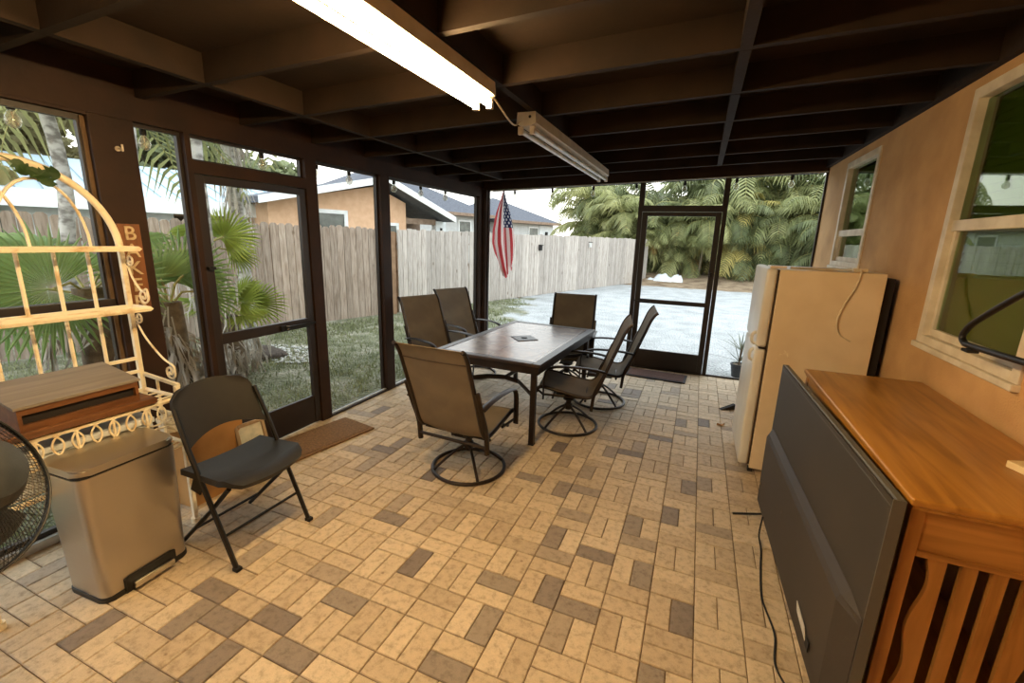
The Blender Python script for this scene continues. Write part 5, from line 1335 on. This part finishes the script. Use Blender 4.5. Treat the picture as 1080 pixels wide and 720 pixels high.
def trunk_palm(loc, H, r, lab, shag=0, seed=1, crown=True):
    rn = random.Random(seed); root = empty('tall_palm', loc, 0, lab, 'palm')
    m = MB(); N = 26; m.tube([(.05*math.sin(i*.4+seed), .04*math.cos(i*.3), H*i/N-.05) for i in range(N+1)], [r*(1.18-.3*i/N+.05*((i%2)-.5)) for i in range(N+1)], n=14); m.build('trunk', m_trunk, root, 70)
    if shag:
        m = MB()
        for k in range(shag):
            a = rn.uniform(0,2*PI); z = rn.uniform(1.9,H-.1); b = Vector((r*math.cos(a),r*math.sin(a),z)); L = rn.uniform(.4,.9)
            c = b+Vector((math.cos(a)*.09,math.sin(a)*.09,-L*.4)); e = b+Vector((math.cos(a)*.1+rn.uniform(-.06,.06),math.sin(a)*.1+rn.uniform(-.06,.06),-L))
            w = Vector((-math.sin(a),math.cos(a),0))*rn.uniform(.008,.02)
            m._f([m.b.verts.new(x) for x in (b-w*.4,b+w*.4,c+w,c-w)]); m._f([m.b.verts.new(x) for x in (c-w,c+w,e)])
        m.build('dead_skirt', m_dead, root)
    if crown:
        m = MB()
        for j in range(9): feather(m, Vector((0,0,H-.05)), 2*PI*j/9+rn.uniform(-.2,.2), rn.uniform(.1,1.0), 2.2, 22, 1.6, rn, wl=.05, ll=.6)
        m.build('foliage', [m_rib, m_leafg], root)
    return root
trunk_palm((-6.05,.62,GZ), 3.15, .062, 'tall palm with a pale mottled trunk behind the ivy on the rack arch', seed=1)
trunk_palm((-4.63,.50,GZ), 4.4, .055, 'tall palm with a pale slim trunk beside the post with the letter sign', seed=2)
trunk_palm((-4.83,1.20,GZ), 3.3, .05, 'tall palm with a pale slim trunk just inside the left door edge', seed=3)
trunk_palm((-5.85,2.33,GZ), 4.5, .075, 'tall palm with shaggy hanging grey fronds over the left door', shag=150, seed=4)

# broadleaf trees behind the houses ------------------------------------
def tree(loc, H, R, lab, c, c2, seed, n=5200):
    rn = random.Random(seed); root = empty('tree', loc, 0, lab, 'tree', 'trees behind the houses')
    m = MB(); m.tube([(0,0,-.1),(.1,.05,H*.35),(-.05,0,H*.7)], [.28,.2,.08], n=8)
    for k in range(6):
        a = k*1.05; m.tube([(.05,.02,H*(.3+.05*k)), (math.cos(a)*R*.4,math.sin(a)*R*.4,H*(.5+.05*k)), (math.cos(a)*R*.75,math.sin(a)*R*.75,H*(.58+.05*k))], [.09,.06,.02], n=5)
    m.build('trunk', m_stem, root, 60)
    blobs = [(Vector((rn.uniform(-.6,.6)*R, rn.uniform(-.6,.6)*R, H*rn.uniform(.42,.9))), R*rn.uniform(.35,.55)) for _ in range(9)]
    m = MB()
    for k in range(n):
        c0, r = blobs[k%9]; d = Vector((rn.gauss(0,1),rn.gauss(0,1),rn.gauss(0,.8))).normalized()
        p = c0+d*r*(rn.random()**.4); s = rn.uniform(.14,.32); a = Vector((rn.gauss(0,1),rn.gauss(0,1),rn.gauss(0,1))).normalized()*s; b = a.cross(Vector((rn.gauss(0,1),rn.gauss(0,1),rn.gauss(0,1)))).normalized()*s*.55
        m._f([m.b.verts.new(x) for x in (p-a,p-b,p+a,p+b)])
    m.build('foliage', leafmat('tree_leaves', c, c2, trans=.4, rnd=.35, scale=.5), root)
tree((-19,-3.0,GZ), 8, 3.6, 'broad green tree behind the metal roof, leftmost', (150,156,100), (110,122,70), 1)
tree((-21,4.6,GZ), 7.4, 3.2, 'olive green tree behind the metal roof above the narrow screen', (140,134,92), (104,98,66), 2)
tree((-22,10.5,GZ), 7.6, 3.0, 'grey green tree behind the houses over the left door', (136,144,108), (104,112,80), 3)
tree((-22,15.6,GZ), 5.6, 2.4, 'grey green tree behind the peach house left of its gable', (136,144,108), (104,112,80), 4)
tree((-15.5,1.0,GZ), 6.6, 2.6, 'dry brown green tree rising over the metal roof near the rack', (150,138,90), (112,106,66), 5)

# ground clutter --------------------------------------------------------
def rock(loc, s, c, lab, seed, name='rock', cat='rock', flat=.6):
    m = MB(); bmesh.ops.create_icosphere(m.b, subdivisions=3, radius=1)
    for v in m.b.verts:
        k = 1+.28*noise.noise(v.co*1.3+Vector((seed*7,0,0)))+.1*noise.noise(v.co*3.5+Vector((0,seed*5,0)))
        v.co = Vector((v.co.x*k*s[0], v.co.y*k*s[1], max(-.25,v.co.z)*k*s[2]))
    o = m.build(name, c, None, 50, loc=loc); tag(o, lab, cat); return o
rock((-6.32,2.52,GZ+.01), (.13,.10,.07), mat('tan_stone', (170,142,110), .9, c2=(146,120,92), scale=8), 'small tan stone on the lawn by the low fan palm', 1)
rock((-5.95,2.55,GZ+.02), (.42,.26,.12), mat('dark_mulch', (84,74,66), .95, c2=(58,50,44), scale=20, bump=.8), 'dark mulch mound under the low fan palm', 2, 'mulch_mound', 'mound')
rn = random.Random(2)
m_peb = mat('grey_white_pebble', (206,206,202), .8, c2=(176,176,172), scale=10, rnd=.2)
mpb = MB()
for k in range(420):
    a = rn.uniform(0,2*PI); r = rn.random()**.5; x, y = -5.75+.75*r*math.cos(a), 2.75+.45*r*math.sin(a)
    s = rn.uniform(.015,.035); Mx = Matrix.Translation((x,y,GZ+.012)) @ Matrix.Rotation(rn.uniform(0,3),4,'Z') @ Matrix.Diagonal((s,s*.8,s*.6,1))
    mpb.lathe([(.5,-.8),(1,0),(.6,.7)], n=6, M=Mx, c=(0,0,0)) if False else bmesh.ops.create_icosphere(mpb.b, subdivisions=1, radius=1, matrix=Mx)
tag(mpb.build('pebbles', m_peb, None, 60), 'scatter of pale pebbles round the low fan palm', 'pebbles', kind='stuff')
# low stone edging and planter seen under the dark rail
m = MB(); m.box(-.18,.18,-1.5,1.0,0,.34,bev=.03); o = m.build('planter_wall', mat('mossy_concrete', (128,118,104), .95, c2=(100,92,80), scale=4, bump=.4), None, loc=(-5.2,-1.0,GZ)); tag(o, 'low grey planter wall outside behind the baker rack', 'planter wall')
def hose_reel():
    root = empty('hose_reel', (-4.35,-1.0,GZ), R_(20), 'grey hose coiled on the ground outside behind the baker rack', 'hose')
    mh = mat('grey_hose', (120,116,108), .6)
    for k in range(4):
        m = MB(); m.tube([(.06,(.16-.025*k)*math.cos(2*PI*i/30)*1.0,.62+(.16-.025*k)*math.sin(2*PI*i/30)) for i in range(30)], .012, n=6, closed=True); m.build('coil', mh, root, 60)
    m = MB(); m.tube([(0,0,0),(0,0,.62),(.07,0,.62)], .02, n=8); m.build('stand', m_bronze, root)
hose_reel()
def tarp():
    root = empty('tarp_heap', (-1.35,19.3,GZ+.12), 0, 'crumpled white tarp heap at the far end of the gravel drive', 'tarp')
    m1 = mat('white_tarp', (226,230,232), .5, c2=(200,206,210), scale=3)
    for k, (x, y, sx, sy, h) in enumerate(((-.25,0,.42,.3,.38),(.32,.05,.3,.28,.36),(-.75,.1,.28,.2,.16))):
        def f(u, v, x=x, y=y, sx=sx, sy=sy, h=h, k=k):
            a, b = 2*u-1, 2*v-1; e = max(0,1-a*a)*max(0,1-b*b)
            return (x+a*sx, y+b*sy, -.06+h*e**.5+(.08*noise.noise(Vector((a*2.5,b*2.5,k*4))))*min(1,e*3))
        m = MB(); m.grid(f, 16, 14, thick=.004); m.build('fold', m1, root, 25)
tarp()
def spiky(loc):
    root = empty('potted_spiky_plant', loc, 0, 'spiky plant in a dark pot just outside the far screen by the refrigerator', 'plant')
    m = MB(); m.lathe([(.075,0),(.10,.16),(.108,.165),(.108,.185),(.095,.185),(.09,.15)], n=20); pot = m.build('pot', mat('dark_blue_grey_pot', (60,66,74), .5), root, 40)
    m = MB(); m.lathe([(.088,.14),(.088,.168)], n=16); m.build('soil', m_fib, pot)
    rn = random.Random(8); m = MB()
    for k in range(34):
        a = rn.uniform(0,2*PI); e = rn.uniform(.1,1.3); L = rn.uniform(.32,.6); d = Vector((math.cos(a)*math.cos(e),math.sin(a)*math.cos(e),math.sin(e))); b = Vector((0,0,.22 if k < 20 else .38))
        w = Vector((-math.sin(a),math.cos(a),0))*.010; q = b+d*L*.55; t = b+d*L+Vector((0,0,-.10*L))
        m._f([m.b.verts.new(x) for x in (b-w,b+w,q+w*.8,q-w*.8)]); m._f([m.b.verts.new(x) for x in (q-w*.8,q+w*.8,t)])
    m.build('leaves', leafmat('grey_green_spikes', (126,132,112), (92,98,80), trans=.15), root)
    m = MB(); m.tube([(0,0,.15),(.01,0,.44)], .012, n=6); m.build('stem', m_fib, root)
spiky((.50,4.80,GZ))

# ------------------------------------------------------------------ daylight
w = bpy.data.worlds.new('overcast_sky'); sc.world = w; w.use_nodes = True; nt = w.node_tree; nt.nodes.clear()
tc = nt.nodes.new('ShaderNodeTexCoord'); sx = nt.nodes.new('ShaderNodeSeparateXYZ'); nt.links.new(tc.outputs['Generated'], sx.inputs[0])
cr = nt.nodes.new('ShaderNodeValToRGB'); nt.links.new(sx.outputs[2], cr.inputs[0])
cr.color_ramp.elements[0].position = .0; cr.color_ramp.elements[0].color = (1.0,.97,.88,1); cr.color_ramp.elements[1].position = .45; cr.color_ramp.elements[1].color = (.86,.95,1.0,1)
bg = nt.nodes.new('ShaderNodeBackground'); bg.inputs[1].default_value = 2.55; nt.links.new(cr.outputs[0], bg.inputs[0])
wo = nt.nodes.new('ShaderNodeOutputWorld'); nt.links.new(bg.outputs[0], wo.inputs[0])

# ------------------------------------------------------------------ camera
cd = bpy.data.cameras.new('camera'); co = bpy.data.objects.new('camera', cd); COL.objects.link(co)
cd.sensor_fit = 'HORIZONTAL'; cd.sensor_width = 36; cd.lens = 36*468.788/1080
co.matrix_world = Matrix.Translation((-.16165,-1.9033,1.68176)) @ Matrix.Rotation(R_(22.26011),4,'Z') @ Matrix.Rotation(R_(76.98104),4,'X') @ Matrix.Rotation(R_(1.6996),4,'Z')
cd.clip_start = .02; cd.clip_end = 300
sc.camera = co
vs = sc.view_settings; sc.display_settings.display_device = 'sRGB'; vs.view_transform = 'Standard'; vs.look = 'None'; vs.gamma = 1; vs.use_curve_mapping = False; vs.exposure = .42
sc.cycles.use_denoising = True; sc.cycles.max_bounces = 8; sc.cycles.transparent_max_bounces = 16; sc.cycles.diffuse_bounces = 4; sc.cycles.glossy_bounces = 3
sc.cycles.sample_clamp_indirect = 6
